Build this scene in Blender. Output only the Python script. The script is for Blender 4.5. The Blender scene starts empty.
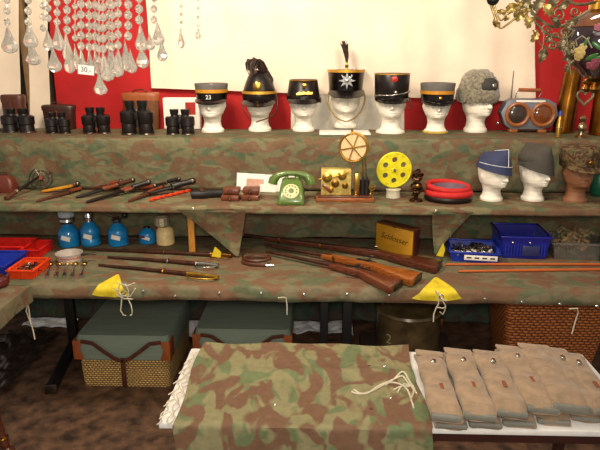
import bpy, bmesh, math, random
from mathutils import Vector, Matrix, Euler, noise
R = math.radians
PI = math.pi
random.seed(7)
sc = bpy.context.scene
COL = sc.collection

# ------------------------------------------------------------------ camera
CAM = Vector((0, 0, 1.75)); PITCH = R(16); YAW = R(1.8); F = 590.0
cd = bpy.data.cameras.new('camera'); cam = bpy.data.objects.new('camera', cd); COL.objects.link(cam)
cam.location = CAM; cam.rotation_euler = (PI/2 - PITCH, 0, YAW)
cd.sensor_width = 36; cd.lens = F/600*36; cd.clip_start = .02
sc.camera = cam
RM = Euler((PI/2 - PITCH, 0, YAW)).to_matrix()
def ray(px, py): return RM @ Vector(((px-300)/F, -(py-225)/F, -1))
def at(px, py, z):
    d = ray(px, py); return CAM + d*((z-CAM.z)/d.z)
def aty(px, py, y):
    d = ray(px, py); return CAM + d*((y-CAM.y)/d.y)

# ------------------------------------------------------------------ world, lights, exposure
w = bpy.data.worlds.new('world'); sc.world = w; w.use_nodes = True
w.node_tree.nodes['Background'].inputs[0].default_value = (1, .86, .74, 1)
w.node_tree.nodes['Background'].inputs[1].default_value = .30
def area(name, loc, target, size, energy, col):
    l = bpy.data.lights.new(name, 'AREA'); l.shape = 'DISK'; l.size = size; l.energy = energy; l.color = col
    o = bpy.data.objects.new(name, l); COL.objects.link(o); o.location = loc
    o.rotation_euler = (Vector(target)-Vector(loc)).to_track_quat('-Z', 'Y').to_euler(); return o
area('stall_lamp', (-.75, 2.35, 2.75), (-.6, 3.8, 1.6), .5, 34, (1, .85, .66))
area('stall_lamp', (.75, 2.2, 2.8), (.6, 3.7, 1.6), .5, 18, (1, .84, .66))
area('camera_flash', (.0, -.05, 1.87), (0, 3, .9), .3, 30, (1, .92, .80))
area('tent_light', (.2, .9, 2.9), (.1, 2.2, .6), 1.0, 6, (1, .90, .78))
sc.view_settings.view_transform = 'Standard'; sc.view_settings.look = 'None'
sc.view_settings.exposure = .35; sc.view_settings.gamma = 1; sc.view_settings.use_curve_mapping = False

# ------------------------------------------------------------------ materials
def lin(c): return tuple((v/255/12.92 if v/255 <= .04045 else ((v/255+.055)/1.055)**2.4) for v in c)
_M = {}
def mat(name, c, rough=.6, metal=0, var=.12, vs=30, bump=0, bs=200, trans=0, coat=0, sheen=0, emit=0, spec=.5, stretch=(1, 1, 1)):
    if name in _M: return _M[name]
    m = bpy.data.materials.new(name); m.use_nodes = True; nt = m.node_tree; b = nt.nodes['Principled BSDF']
    L = lin(c); N = nt.nodes.new; K = nt.links.new
    b.inputs['Roughness'].default_value = rough; b.inputs['Metallic'].default_value = metal
    b.inputs['Transmission Weight'].default_value = trans; b.inputs['Coat Weight'].default_value = coat
    b.inputs['Sheen Weight'].default_value = sheen; b.inputs['Specular IOR Level'].default_value = spec
    tc = N('ShaderNodeTexCoord'); mp = N('ShaderNodeMapping'); mp.inputs['Scale'].default_value = stretch
    K(tc.outputs['Object'], mp.inputs[0])
    n = N('ShaderNodeTexNoise'); n.inputs['Scale'].default_value = vs; n.inputs['Detail'].default_value = 4
    K(mp.outputs[0], n.inputs['Vector'])
    r = N('ShaderNodeValToRGB'); r.color_ramp.elements[0].position = .3; r.color_ramp.elements[1].position = .7
    r.color_ramp.elements[0].color = tuple(v*(1-var*1.6) for v in L)+(1,); r.color_ramp.elements[1].color = tuple(min(1, v*(1+var)) for v in L)+(1,)
    K(n.outputs['Fac'], r.inputs[0]); K(r.outputs[0], b.inputs['Base Color'])
    if bump:
        n2 = N('ShaderNodeTexNoise'); n2.inputs['Scale'].default_value = bs; n2.inputs['Detail'].default_value = 3
        K(mp.outputs[0], n2.inputs['Vector'])
        bp = N('ShaderNodeBump'); bp.inputs['Strength'].default_value = bump; bp.inputs['Distance'].default_value = .004
        K(n2.outputs['Fac'], bp.inputs['Height']); K(bp.outputs[0], b.inputs['Normal'])
    if emit:
        b.inputs['Emission Color'].default_value = L+(1,); b.inputs['Emission Strength'].default_value = emit
    _M[name] = m; return m
def camo(name, base, brown, green, scale=6, stretch=(1, 1, 1), bumps=.5, rough=.75):
    m = bpy.data.materials.new(name); m.use_nodes = True; nt = m.node_tree; b = nt.nodes['Principled BSDF']; N = nt.nodes.new; K = nt.links.new
    b.inputs['Roughness'].default_value = rough; b.inputs['Specular IOR Level'].default_value = .3
    tc = N('ShaderNodeTexCoord'); mp = N('ShaderNodeMapping'); mp.inputs['Scale'].default_value = stretch; K(tc.outputs['Object'], mp.inputs[0])
    prev = None
    for i, (colr, off, lo, sm) in enumerate(((green, 7.3, .53, scale), (brown, 0, .50, scale*1.1))):
        mo = N('ShaderNodeVectorMath'); mo.inputs[1].default_value = (off, off*2, off*.7); K(mp.outputs[0], mo.inputs[0])
        n = N('ShaderNodeTexNoise'); n.inputs['Scale'].default_value = sm; n.inputs['Detail'].default_value = 1.6
        n.inputs['Roughness'].default_value = .6; n.inputs['Distortion'].default_value = .9; K(mo.outputs[0], n.inputs['Vector'])
        mr = N('ShaderNodeMapRange'); mr.inputs[1].default_value = lo-.02; mr.inputs[2].default_value = lo+.05; K(n.outputs['Fac'], mr.inputs[0])
        mx = N('ShaderNodeMix'); mx.data_type = 'RGBA'; K(mr.outputs[0], mx.inputs[0])
        if prev is None: mx.inputs[6].default_value = lin(base)+(1,)
        else: K(prev.outputs[2], mx.inputs[6])
        mx.inputs[7].default_value = lin(colr)+(1,); prev = mx
    f = N('ShaderNodeTexNoise'); f.inputs['Scale'].default_value = 40; f.inputs['Detail'].default_value = 5; K(tc.outputs['Object'], f.inputs['Vector'])
    mr = N('ShaderNodeMapRange'); mr.inputs[3].default_value = .72; mr.inputs[4].default_value = 1.25; K(f.outputs['Fac'], mr.inputs[0])
    ml = N('ShaderNodeMix'); ml.data_type = 'RGBA'; ml.blend_type = 'MULTIPLY'; ml.inputs[0].default_value = 1
    K(prev.outputs[2], ml.inputs[6]); K(mr.outputs[0], ml.inputs[7]); K(ml.outputs[2], b.inputs['Base Color'])
    g = N('ShaderNodeTexNoise'); g.inputs['Scale'].default_value = 9; g.inputs['Detail'].default_value = 3; K(tc.outputs['Object'], g.inputs['Vector'])
    bp = N('ShaderNodeBump'); bp.inputs['Strength'].default_value = bumps; bp.inputs['Distance'].default_value = .03; K(g.outputs['Fac'], bp.inputs['Height']); K(bp.outputs[0], b.inputs['Normal'])
    return m
def wicker(name, light, dark, su, sv):
    m = bpy.data.materials.new(name); m.use_nodes = True; nt = m.node_tree; b = nt.nodes['Principled BSDF']; N = nt.nodes.new; K = nt.links.new
    b.inputs['Roughness'].default_value = .5
    tc = N('ShaderNodeTexCoord'); sp = N('ShaderNodeSeparateXYZ'); K(tc.outputs['Object'], sp.inputs[0])
    ad = N('ShaderNodeMath'); K(sp.outputs[0], ad.inputs[0]); K(sp.outputs[1], ad.inputs[1])
    cb = N('ShaderNodeCombineXYZ'); K(ad.outputs[0], cb.inputs[0]); K(sp.outputs[2], cb.inputs[1])
    def mth(op, x, y=None):
        q = N('ShaderNodeMath'); q.operation = op
        for i, vv in enumerate((x, y)):
            if vv is None: continue
            if isinstance(vv, (int, float)): q.inputs[i].default_value = vv
            else: K(vv, q.inputs[i])
        return q.outputs[0]
    nz = N('ShaderNodeTexNoise'); nz.inputs['Scale'].default_value = 12; K(tc.outputs['Object'], nz.inputs['Vector'])
    v_ = mth('ADD', mth('DIVIDE', sp.outputs[2], sv), mth('MULTIPLY', nz.outputs['Fac'], .9)); row = mth('FLOOR', v_)
    ph = mth('ADD', mth('DIVIDE', ad.outputs[0], su), mth('MULTIPLY', row, .5))
    a_ = mth('ABSOLUTE', mth('SINE', mth('MULTIPLY', ph, PI))); b_ = mth('ABSOLUTE', mth('SINE', mth('MULTIPLY', v_, PI)))
    h = mth('MULTIPLY', mth('POWER', a_, .6), mth('POWER', b_, .6))
    n3 = N('ShaderNodeTexNoise'); n3.inputs['Scale'].default_value = 35; K(tc.outputs['Object'], n3.inputs['Vector'])
    cl_ = N('ShaderNodeMix'); cl_.data_type = 'RGBA'; K(n3.outputs['Fac'], cl_.inputs[0]); cl_.inputs[6].default_value = tuple(v*.55 for v in lin(light))+(1,); cl_.inputs[7].default_value = tuple(min(1, v*1.35) for v in lin(light))+(1,)
    mx = N('ShaderNodeMix'); mx.data_type = 'RGBA'; K(h, mx.inputs[0]); mx.inputs[6].default_value = lin(dark)+(1,); K(cl_.outputs[2], mx.inputs[7]); K(mx.outputs[2], b.inputs['Base Color'])
    bp = N('ShaderNodeBump'); bp.inputs['Strength'].default_value = 1; bp.inputs['Distance'].default_value = .008
    K(h, bp.inputs['Height']); K(bp.outputs[0], b.inputs['Normal']); return m

# ------------------------------------------------------------------ mesh builder
class MB:
    def __init__(s): s.v = []; s.f = []; s.mi = []; s.ms = []; s.cur = 0; s.T = Matrix.Identity(4)
    def m(s, material):
        if material not in s.ms: s.ms.append(material)
        s.cur = s.ms.index(material); return s
    def add(s, vs, fs):
        o = len(s.v); s.v += [s.T @ Vector(v) for v in vs]; s.f += [[i+o for i in f] for f in fs]; s.mi += [s.cur]*len(fs); return s
    def box(s, c, d, rz=0, b=0, rx=0, ry=0):
        bm = bmesh.new(); bmesh.ops.create_cube(bm, size=1)
        for v in bm.verts: v.co = Vector((v.co.x*d[0], v.co.y*d[1], v.co.z*d[2]))
        if b: bmesh.ops.bevel(bm, geom=bm.edges[:], offset=b, segments=2, affect='EDGES', profile=.5)
        M = Matrix.Translation(c) @ Euler((rx, ry, rz)).to_matrix().to_4x4()
        bm.verts.index_update(); s.add([M @ v.co for v in bm.verts], [[v.index for v in f.verts] for f in bm.faces]); bm.free(); return s
    def prism(s, pts, z0, z1, b=0, M=None):
        bm = bmesh.new(); vs = [bm.verts.new((p[0], p[1], z0)) for p in pts]; f = bm.faces.new(vs)
        r = bmesh.ops.extrude_face_region(bm, geom=[f]); 
        for g in r['geom']:
            if isinstance(g, bmesh.types.BMVert): g.co.z = z1
        bmesh.ops.recalc_face_normals(bm, faces=bm.faces[:])
        if b: bmesh.ops.bevel(bm, geom=[e for e in bm.edges if abs(e.verts[0].co.z-e.verts[1].co.z) < 1e-6], offset=b, segments=2, affect='EDGES', profile=.5)
        M = M or Matrix.Identity(4); bm.verts.index_update()
        s.add([M @ v.co for v in bm.verts], [[v.index for v in f.verts] for f in bm.faces]); bm.free(); return s
    def rings(s, rs, closed=True, cap=(True, True)):
        n = len(rs[0]); vs = [p for r in rs for p in r]; fs = []
        for i in range(len(rs)-1):
            for j in range(n if closed else n-1):
                a = i*n+j; b = i*n+(j+1) % n; fs.append([a, b, b+n, a+n])
        if closed and cap[0]: fs.append(list(range(n))[::-1])
        if closed and cap[1]: fs.append([(len(rs)-1)*n+j for j in range(n)])
        return s.add(vs, fs)
    def lathe(s, prof, c=(0, 0, 0), n=24, sx=1, sy=1, M=None):
        rs = []
        for r, z in prof:
            r = max(r, .0002)
            rs.append([Vector((math.cos(2*PI*k/n)*r*sx, math.sin(2*PI*k/n)*r*sy, z)) for k in range(n)])
        if M: rs = [[M @ p for p in r] for r in rs]
        rs = [[p+Vector(c) for p in r] for r in rs]; return s.rings(rs)
    def tube(s, pts, r, n=8, cap=True):
        pts = [Vector(p) for p in pts]; rs = []; up = None
        for i, p in enumerate(pts):
            t = (pts[min(i+1, len(pts)-1)]-pts[max(i-1, 0)])
            if t.length < 1e-9: t = Vector((0, 0, 1))
            t.normalize()
            if up is None: up = t.orthogonal().normalized()
            up = (up - t*up.dot(t)); up = up.normalized() if up.length > 1e-6 else t.orthogonal().normalized()
            bn = t.cross(up); rr = r[i] if isinstance(r, (list, tuple)) else r
            rs.append([p+(up*math.cos(2*PI*k/n)+bn*math.sin(2*PI*k/n))*rr for k in range(n)])
        return s.rings(rs, cap=(cap, cap))
    def cyl(s, a, b, r0, r1=None, n=16): return s.tube([a, b], [r0, r0 if r1 is None else r1], n)
    def ball(s, c, r, n=12, k=8, sc_=(1, 1, 1)):
        return s.rings([[Vector(c)+Vector((math.cos(2*PI*j/n)*math.sin(t)*r*sc_[0], math.sin(2*PI*j/n)*math.sin(t)*r*sc_[1], -math.cos(t)*r*sc_[2])) for j in range(n)] for t in [max(.02, min(PI-.02, PI*i/k)) for i in range(k+1)]])
    def torus(s, c, Ra, r, n=28, k=8, M=None, sx=1, sy=1):
        rs = []
        for i in range(n+1):
            a = 2*PI*i/n
            rs.append([Vector(c)+(M or Matrix.Identity(3)) @ Vector((math.cos(a)*(Ra*sx+r*math.cos(2*PI*j/k)), math.sin(a)*(Ra*sy+r*math.cos(2*PI*j/k)), r*math.sin(2*PI*j/k))) for j in range(k)])
        return s.rings(rs, cap=(False, False))
    def grid(s, fn, nu, nv, th=0):
        P = [[Vector(fn(i/nu, j/nv)) for j in range(nv+1)] for i in range(nu+1)]
        if not th: return s.rings(P, closed=False)
        nn = len(P[0]); vs = []; 
        for side in (0, 1):
            for i in range(nu+1):
                for j in range(nv+1):
                    a = P[min(i+1, nu)][j]-P[max(i-1, 0)][j]; b = P[i][min(j+1, nv)]-P[i][max(j-1, 0)]
                    q = a.cross(b); q = q.normalized() if q.length > 1e-12 else Vector((0, 0, 1))
                    vs.append(P[i][j]-q*th*side)
        o = (nu+1)*nn; fs = []
        for i in range(nu):
            for j in range(nv):
                a = i*nn+j; fs.append([a, a+nn, a+nn+1, a+1]); fs.append([a+o, a+1+o, a+nn+1+o, a+nn+o])
        for i in range(nu):
            fs.append([i*nn, i*nn+o, (i+1)*nn+o, (i+1)*nn]); fs.append([i*nn+nv, (i+1)*nn+nv, (i+1)*nn+nv+o, i*nn+nv+o])
        for j in range(nv):
            fs.append([j, j+1, j+1+o, j+o]); fs.append([nu*nn+j, nu*nn+j+o, nu*nn+j+1+o, nu*nn+j+1])
        return s.add(vs, fs)
    def build(s, name, material=None, parent=None, loc=(0, 0, 0), rot=(0, 0, 0), smooth=40):
        me = bpy.data.meshes.new(name); me.from_pydata([tuple(v) for v in s.v], [], s.f)
        ms = s.ms or [material]
        for x in ms: me.materials.append(x)
        for p, i in zip(me.polygons, s.mi): p.material_index = i
        bm = bmesh.new(); bm.from_mesh(me); bmesh.ops.recalc_face_normals(bm, faces=bm.faces[:]) ; bm.to_mesh(me); bm.free()
        if smooth:
            for p in me.polygons: p.use_smooth = True
            me.set_sharp_from_angle(angle=R(smooth))
        me.update()
        o = bpy.data.objects.new(name, me); COL.objects.link(o); o.location = loc; o.rotation_euler = rot
        if parent: o.parent = parent
        return o
def new(material): return MB().m(material)
def tag(o, label, cat, group=None, kind=None):
    if label: o['label'] = label
    if cat: o['category'] = cat
    if group: o['group'] = group
    if kind: o['kind'] = kind
    return o
def thing(name, label, cat, loc, rz=0, group=None, rot=None):
    o = bpy.data.objects.new(name, None); COL.objects.link(o); o.location = loc; o.rotation_euler = rot or (0, 0, rz); o.empty_display_size = .02
    return tag(o, label, cat, group)
def struct(o): o['kind'] = 'structure'; return o
def text(s, size, parent, loc, rot, material, name='lettering', ext=.0006, shear=0):
    c = bpy.data.curves.new(name, 'FONT'); c.body = s; c.size = size; c.extrude = ext; c.align_x = 'CENTER'; c.align_y = 'CENTER'
    c.materials.append(material); c.shear = shear; o = bpy.data.objects.new(name, c); COL.objects.link(o); bpy.context.view_layer.update()
    me = bpy.data.meshes.new_from_object(o.evaluated_get(bpy.context.evaluated_depsgraph_get())); bpy.data.objects.remove(o); bpy.data.curves.remove(c)
    if not me.materials: me.materials.append(material)
    o = bpy.data.objects.new(name, me); COL.objects.link(o); o.location = loc; o.rotation_euler = rot; o.parent = parent; return o
def copy_tree(o, parent=None):
    c = o.copy(); COL.objects.link(c); c.parent = parent
    for ch in o.children: copy_tree(ch, c)
    return c

# levels
T, M_, S = .694, .988, 1.29          # table, middle shelf, top shelf
YT, YM, YS, YB = 2.60, 3.0, 3.4, 4.0
XL, XR = -2.15, 1.95

black = mat('black_paint', (15, 13, 14), .45)
blackl = mat('black_leather', (20, 12, 10), .4, bump=.15)
brownl = mat('brown_leather', (82, 42, 26), .4, bump=.3)
tanl = mat('tan_leather', (150, 78, 36), .45, bump=.2)
brass = mat('brass', (205, 160, 70), .28, 1, var=.2)
dbrass = mat('old_brass', (150, 105, 45), .35, 1, var=.35, vs=60)
silver = mat('silver_metal', (190, 188, 182), .25, 1)
steel = mat('worn_steel', (110, 100, 92), .35, 1, var=.3)
gold = mat('gold_braid', (200, 150, 50), .45, .5)
white = mat('white_card', (235, 230, 220), .7, var=.04)
cord = mat('pale_cord', (205, 195, 170), .8, bump=.5, bs=600)
wood = mat('varnished_wood', (140, 78, 34), .35, var=.35, vs=25, stretch=(1, 6, 6), coat=.3)
dwood = mat('dark_walnut', (84, 40, 22), .35, var=.4, vs=20, stretch=(1, 6, 6), coat=.3)
owood = mat('orange_walnut', (150, 82, 28), .32, var=.3, vs=20, stretch=(1, 6, 6), coat=.4)
foam = mat('white_foam', (232, 226, 212), .75, var=.03, bump=.25, bs=500)
yellow = mat('yellow_cloth', (214, 190, 30), .7, var=.12, vs=30)
cam_top = camo('camouflage_cloth', (116, 108, 78), (106, 80, 58), (88, 94, 66), 9.5, (.7, 1, 1.4))
cam_mid = camo('camouflage_riser', (106, 102, 74), (104, 80, 58), (78, 88, 64), 10, (.7, 1, 1.3))
cam_tab = camo('camouflage_table_cloth', (112, 103, 78), (110, 82, 60), (90, 94, 68), 9, (.6, .9, 1))
cam_front = camo('camouflage_front_cloth', (128, 122, 88), (108, 80, 60), (98, 108, 74), 8.5, (1.35, .75, 1), .45)
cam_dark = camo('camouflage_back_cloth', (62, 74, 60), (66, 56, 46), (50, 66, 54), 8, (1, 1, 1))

# ------------------------------------------------------------------ setting
fl = mat('trodden_ground', (92, 66, 48), .6, var=.5, vs=14, bump=1, bs=40)
struct(new(fl).box((0, 2.6, -.02), (8, 8, .04)).build('floor', smooth=0))
wred = mat('red_cloth', (178, 20, 22), .8, var=.12, vs=4)
wcream = mat('cream_cloth', (236, 218, 196), .8, var=.06, vs=5)
wbrown = mat('brown_strip', (120, 92, 58), .7)
wsheet = mat('blue_white_sheet', (238, 244, 250), .7)
wcold = mat('pale_cloth', (222, 216, 200), .8, var=.05)
def fold(x, z, a=.006): a *= 1.6; return a*math.sin(x*14+z*2)+a*.6*math.sin(x*31+1.3*z)+a*math.sin(z*9+x*3)
def cloth_wall(name, pts, y, m, label, cat, a=.006):
    """vertical cloth hung on plane y, corners in order tl,tr,br,bl (x,z)"""
    def fn(u, v):
        tl, tr, br, bl = [Vector(p) for p in pts]
        p = (tl*(1-u)+tr*u)*(1-v)+(bl*(1-u)+br*u)*v; return (p.x, y+fold(p.x, p.y, a), p.y)
    o = new(m).grid(fn, 60, 24, .003).build(name, smooth=60); return tag(o, label, cat)
def XZ(px, py, y): p = aty(px, py, y); return (p.x, p.z)
struct(new(mat('dark_tent_wall', (58, 48, 38), .9)).box((0, YB+.16, 1.3), (5.6, .04, 2.7)).build('wall_back', smooth=0))
cloth_wall('red_cloth', [XZ(45, -60, YB), XZ(680, -60, YB), XZ(680, 150, YB), XZ(60, 150, YB)], YB, wred, 'red cloth hung across the back behind the hats', 'cloth')
cloth_wall('white_cloth', [XZ(141, -60, YB-.04), XZ(535, -60, YB-.04), XZ(535, 102, YB-.04), XZ(152, 88, YB-.04)], YB-.04, wcream, 'large cream sheet hung over the red cloth', 'cloth')
cloth_wall('white_cloth', [XZ(291, 90, YB-.02), XZ(404, 90, YB-.02), XZ(404, 150, YB-.02), XZ(291, 150, YB-.02)], YB-.025, wcold, 'pale cloth strip reaching down behind the plumed shako', 'cloth', .004)
g = 'cream panels at the left of the backdrop'
for a, b, c in ((4, 24, 'cream cloth panel nearest the left edge of the backdrop'), (33, 53, 'cream cloth panel touching the red backdrop cloth')):
    cloth_wall('cream_curtain', [XZ(a-3, -60, YB), XZ(b-3, -60, YB), XZ(b+1, 150, YB), XZ(a+1, 150, YB)], YB-.05, wcream, c, 'cloth', .003)['group'] = g
p = aty(27, 60, YB-.02)
tag(new(wbrown).box((p.x, p.y, 1.5), (.045, .045, 1.9), b=.004).build('tent_pole'), 'brown upright pole between the two cream panels', 'pole')
p = aty(-4, 60, YB-.02)
tag(new(wbrown).box((p.x, p.y, 1.5), (.06, .045, 1.9), b=.004).build('tent_pole'), 'brown upright pole at the left end of the backdrop', 'pole')

# shelf boards, table
def board(name, label, cat, x0, x1, y0, y1, z, th=.02):
    return tag(new(wood).box(((x0+x1)/2, (y0+y1)/2, z-th/2), (x1-x0, y1-y0, th), b=.002).build(name), label, cat)
def drape(name, label, m, prof, x0, x1, amp=.006, cat='cloth', buttons=(), nx=160):
    L = [0]
    for i in range(1, len(prof)): L.append(L[-1]+math.dist(prof[i], prof[i-1]))
    def P(v):
        d = v*L[-1]
        for i in range(1, len(prof)):
            if d <= L[i]+1e-9:
                t = (d-L[i-1])/max(1e-9, L[i]-L[i-1]); return prof[i-1][0]*(1-t)+prof[i][0]*t, prof[i-1][1]*(1-t)+prof[i][1]*t, i
        return prof[-1][0], prof[-1][1], len(prof)-1
    def fn(u, v):
        x = x0+(x1-x0)*u; y, z, i = P(v)
        vert = abs(prof[i][1]-prof[i-1][1]) > abs(prof[i][0]-prof[i-1][0])
        k = min(1, abs(z-prof[0][1])/.06) if vert else 0
        return (x, y-abs(amp*k*(1.2+math.sin(x*17+z*6)+.6*math.sin(x*37))), z+(amp*.5*math.sin(x*9) if v > .98 else 0))
    o = new(m).grid(fn, nx, 40).build(name, smooth=60)
    s = o.modifiers.new('thickness', 'SOLIDIFY'); s.thickness = .0025; s.offset = 1
    tag(o, label, cat)
    for q in buttons: new(silver).lathe([(.001, -.002), (.006, 0), (.007, .002), (.003, .004), (.003, .0055), (.0055, .007), (.004, .009), (0, .0095)], n=12, M=Matrix.Rotation(R(75), 4, 'X')).build('button', parent=o, loc=q)
    return o
board('shelf_board', 'top shelf board under the row of hats', 'shelf', XL, XR, YS+.01, 3.86, S-.004)
drape('shelf_cloth', 'camouflage cloth draped over the top shelf behind the middle shelf', cam_mid, [(3.86, S-.002), (YS, S-.002), (YS-.003, S-.02), (YS-.006, M_+.004)], XL, XR, .008)
board('shelf_board', 'middle shelf board carrying the telephone', 'shelf', XL, XR, YM+.01, YS-.02, M_-.004)
drape('shelf_cloth', 'camouflage cloth over the middle shelf with the telephone on it', cam_top, [(YS-.03, M_-.001), (YM+.01, M_-.001), (YM, M_-.006), (YM-.004, M_-.036)], XL, XR, .003,
      buttons=[aty(x, y, YM-.01) for x, y in ((193, 209), (436, 211))])
drape('back_cloth', 'camouflage cloth hanging behind the rifles and the bottles', cam_mid, [(YS+.02, M_-.03), (YS+.01, T+.003)], XL, XR, .006)
board('trestle_table', 'long table board under the rifles', 'table', XL, XR, YT+.01, YS, T-.005, .022)
tb = [aty(x, y, YT-.012) for x, y in ((143, 291), (175, 296), (219, 293), (261, 293), (304, 294), (347, 294), (389, 295), (485, 299), (522, 302), (560, 304), (597, 306))]
drape('table_cloth', 'camouflage cloth covering the long table with buttons along its front edge', cam_tab, [(YS, T-.001), (YT+.01, T-.001), (YT, T-.007), (YT-.004, T-.065)], XL+.2, XR, .005, buttons=tb)
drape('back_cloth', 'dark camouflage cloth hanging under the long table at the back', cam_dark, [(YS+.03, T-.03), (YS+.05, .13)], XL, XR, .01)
# left side table running towards the camera
xs = at(28, 288, T).x
def fn(u, v):
    y = 1.5+(YT-.02-1.5)*u
    if v < .5: return (xs-.45*(1-v*2), y, T-.001)
    return (xs+.004*math.sin(y*20), y, T-(v-.5)*2*.075)
tag(new(cam_tab).grid(fn, 30, 12, .003).build('table_cloth'), 'camouflage cloth on the side table at the left edge', 'cloth')
tag(new(wood).box((xs-.235, 2.04, T-.016), (.44, 1.07, .02)).build('side_table'), 'side table board at the left running towards the viewer', 'table')
# hanging cloth corners below the middle shelf
def corner(pa, pb, pc, label, eyes, yc):
    A = aty(pa[0], pa[1], YM-.012); B = aty(pb[0], pb[1], YM-.012); Cc = aty(pc[0], pc[1], yc)
    def fn(u, v):
        p = (A*(1-u)+B*u)*(1-v)+(Cc+(B-A)*.04*u)*v; return p+Vector((0, -.008*math.sin(u*7)*(1-v)+.02*math.sin(PI*v), 0))
    o = new(cam_top).grid(fn, 16, 16, .002).build('cloth_corner', smooth=60); tag(o, label, 'cloth')
    for q in eyes:
        t = (q[1]-pa[1])/(pc[1]-pa[1]); P_ = aty(q[0], q[1], YM-.03)
        new(silver).torus((0, 0, 0), .005, .002, 14, 6, M=Matrix.Rotation(R(90), 3, 'X')).build('eyelet', parent=o, loc=P_)
    return o
corner((176, 209), (246, 209), (236, 256), 'camouflage cloth corner hanging below the middle shelf beside the wooden post', ((213, 223), (224, 235)), YM+.02)
corner((474, 212), (432, 212), (436, 254), 'camouflage cloth corner hanging between the wooden box and the blue tray', ((462, 222), (450, 236)), YM+.03)
def tri(pts, label, z=None, y=None, name='yellow_lining'):
    vs = [at(*q, T+.003) if y is None else aty(*q, y) for q in pts]; c = sum(vs, Vector())/len(vs)
    mb = new(yellow); n = len(vs)
    mb.add([v-c for v in vs]+[v-c+Vector((0, -.003, .003)) for v in vs], [list(range(n)), list(range(n, 2*n))]+[[i, (i+1) % n, (i+1) % n+n, i+n] for i in range(n)])
    return tag(mb.build(name, loc=c, smooth=0), label, 'cloth')
def yel(pt, label):     # yellow cloth corner folded over the table edge
    (a, b, c) = pt; A = at(*a, T+.002); B = at(*b, T+.002); Cc = at(*c, T+.002)
    ex = A.x*.5+Cc.x*.5; hw = (Cc.x-A.x)/2
    def fn(u, v):
        q = (u-.5)*2; w_ = hw*(.05+.95*v)
        if v < .62: return (B.x*(1-v)+ex*v+q*w_, B.y+(YT-.006-B.y)*v/.62, T+.004+.003*math.sin(u*9)*math.sin(PI*v/.62)**2)
        k = (v-.62)/.38; return (B.x*(1-v)+ex*v+q*w_, YT-.006-.014*min(1, k*3)-.004*math.sin(u*12)*k, T+.003-k*.052+.012*k*q*q)
    return tag(new(yellow).grid(fn, 18, 14, .002).build('yellow_corner', smooth=50), label, 'cloth')
yel(((92, 286), (118, 275), (130, 286)), 'yellow cloth corner on the table edge above the wicker hamper')
yel(((412, 290), (436, 278), (462, 290)), 'yellow cloth corner on the table edge above the round pot')
tri([(211, 258), (215, 247), (221, 252), (221, 258)], 'small yellow cloth tip below the hanging camouflage corner', y=YM+.015)
tri([(436, 256), (443, 243), (445, 250), (443, 257)], 'small yellow cloth tip beside the wooden box', y=YM+.01)
# wooden posts of the shelf
pp = at(193, 255, T)
tag(new(mat('pine', (190, 130, 50), .5, var=.15, stretch=(6, 6, 1))).box((pp.x, YM+.06, (T+M_-.024)/2), (.034, .03, M_-.024-T), b=.003).build('shelf_post'), 'pale wooden post holding up the middle shelf', 'post')
# knotted cords
def cords(name, label, px, py, y, strands, ring=True, group=None):
    c = aty(px, py, y); o = thing(name, label, 'cord', c, group=group); k = 1/(F/ (y*.97+.25))
    mb = new(cord)
    for st in strands: mb.tube([Vector((a*k, -.004*math.sin(i*2.1), -b*k)) for i, (a, b) in enumerate(st)], .0032, 6)
    mb.build('cord', parent=o)
    if ring: new(silver).torus((0, -.008, 0), .009, .003, 18, 8, M=Matrix.Rotation(R(90), 3, 'X')).build('eyelet', parent=o)
    return o
cords('knotted_cord', 'thick pale cord knotted through an eyelet above the wicker hamper', 124, 292, YT-.03,
      [[(-4, -8), (-6, 0), (-3, 6), (-4, 14), (-5, 20), (-3, 26), (0, 26)], [(2, -9), (5, -2), (3, 7), (6, 14), (7, 20), (6, 25), (4, 26)], [(-9, -4), (-2, 4), (6, 5), (12, -4)], [(-8, 3), (0, 7), (8, 8)], [(-6, -10), (4, -7), (12, -10)]])
cords('knotted_cord', 'pale cord with loops hanging from the yellow corner over the pot', 441, 296, YT-.03,
      [[(-3, -4), (-2, 8), (-4, 14), (-6, 20), (-6, 28)], [(1, 4), (5, 10), (5, 16), (3, 20), (0, 17)], [(-4, 12), (2, 13), (6, 12)], [(-6, -6), (0, 4), (6, 5)]])
cords('hanging_cord', 'frayed pale cord hanging under the table near the left edge', 27, 300, YT-.03, [[(0, -4), (1, 10), (0, 22), (2, 34), (3, 44)], [(1, 0), (-2, 12), (1, 30)]], False)
cords('hanging_cord', 'thin cord dangling from the table edge before the second hamper', 286, 298, YT-.03, [[(-8, 0), (-3, -1), (0, 0), (1, 8), (1, 18)]], False)
cords('hanging_cord', 'thin cord dangling from the table edge before the right basket', 577, 309, YT-.03, [[(-8, 0), (0, -1), (2, 4), (0, 14), (-2, 27)]], False)

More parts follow.
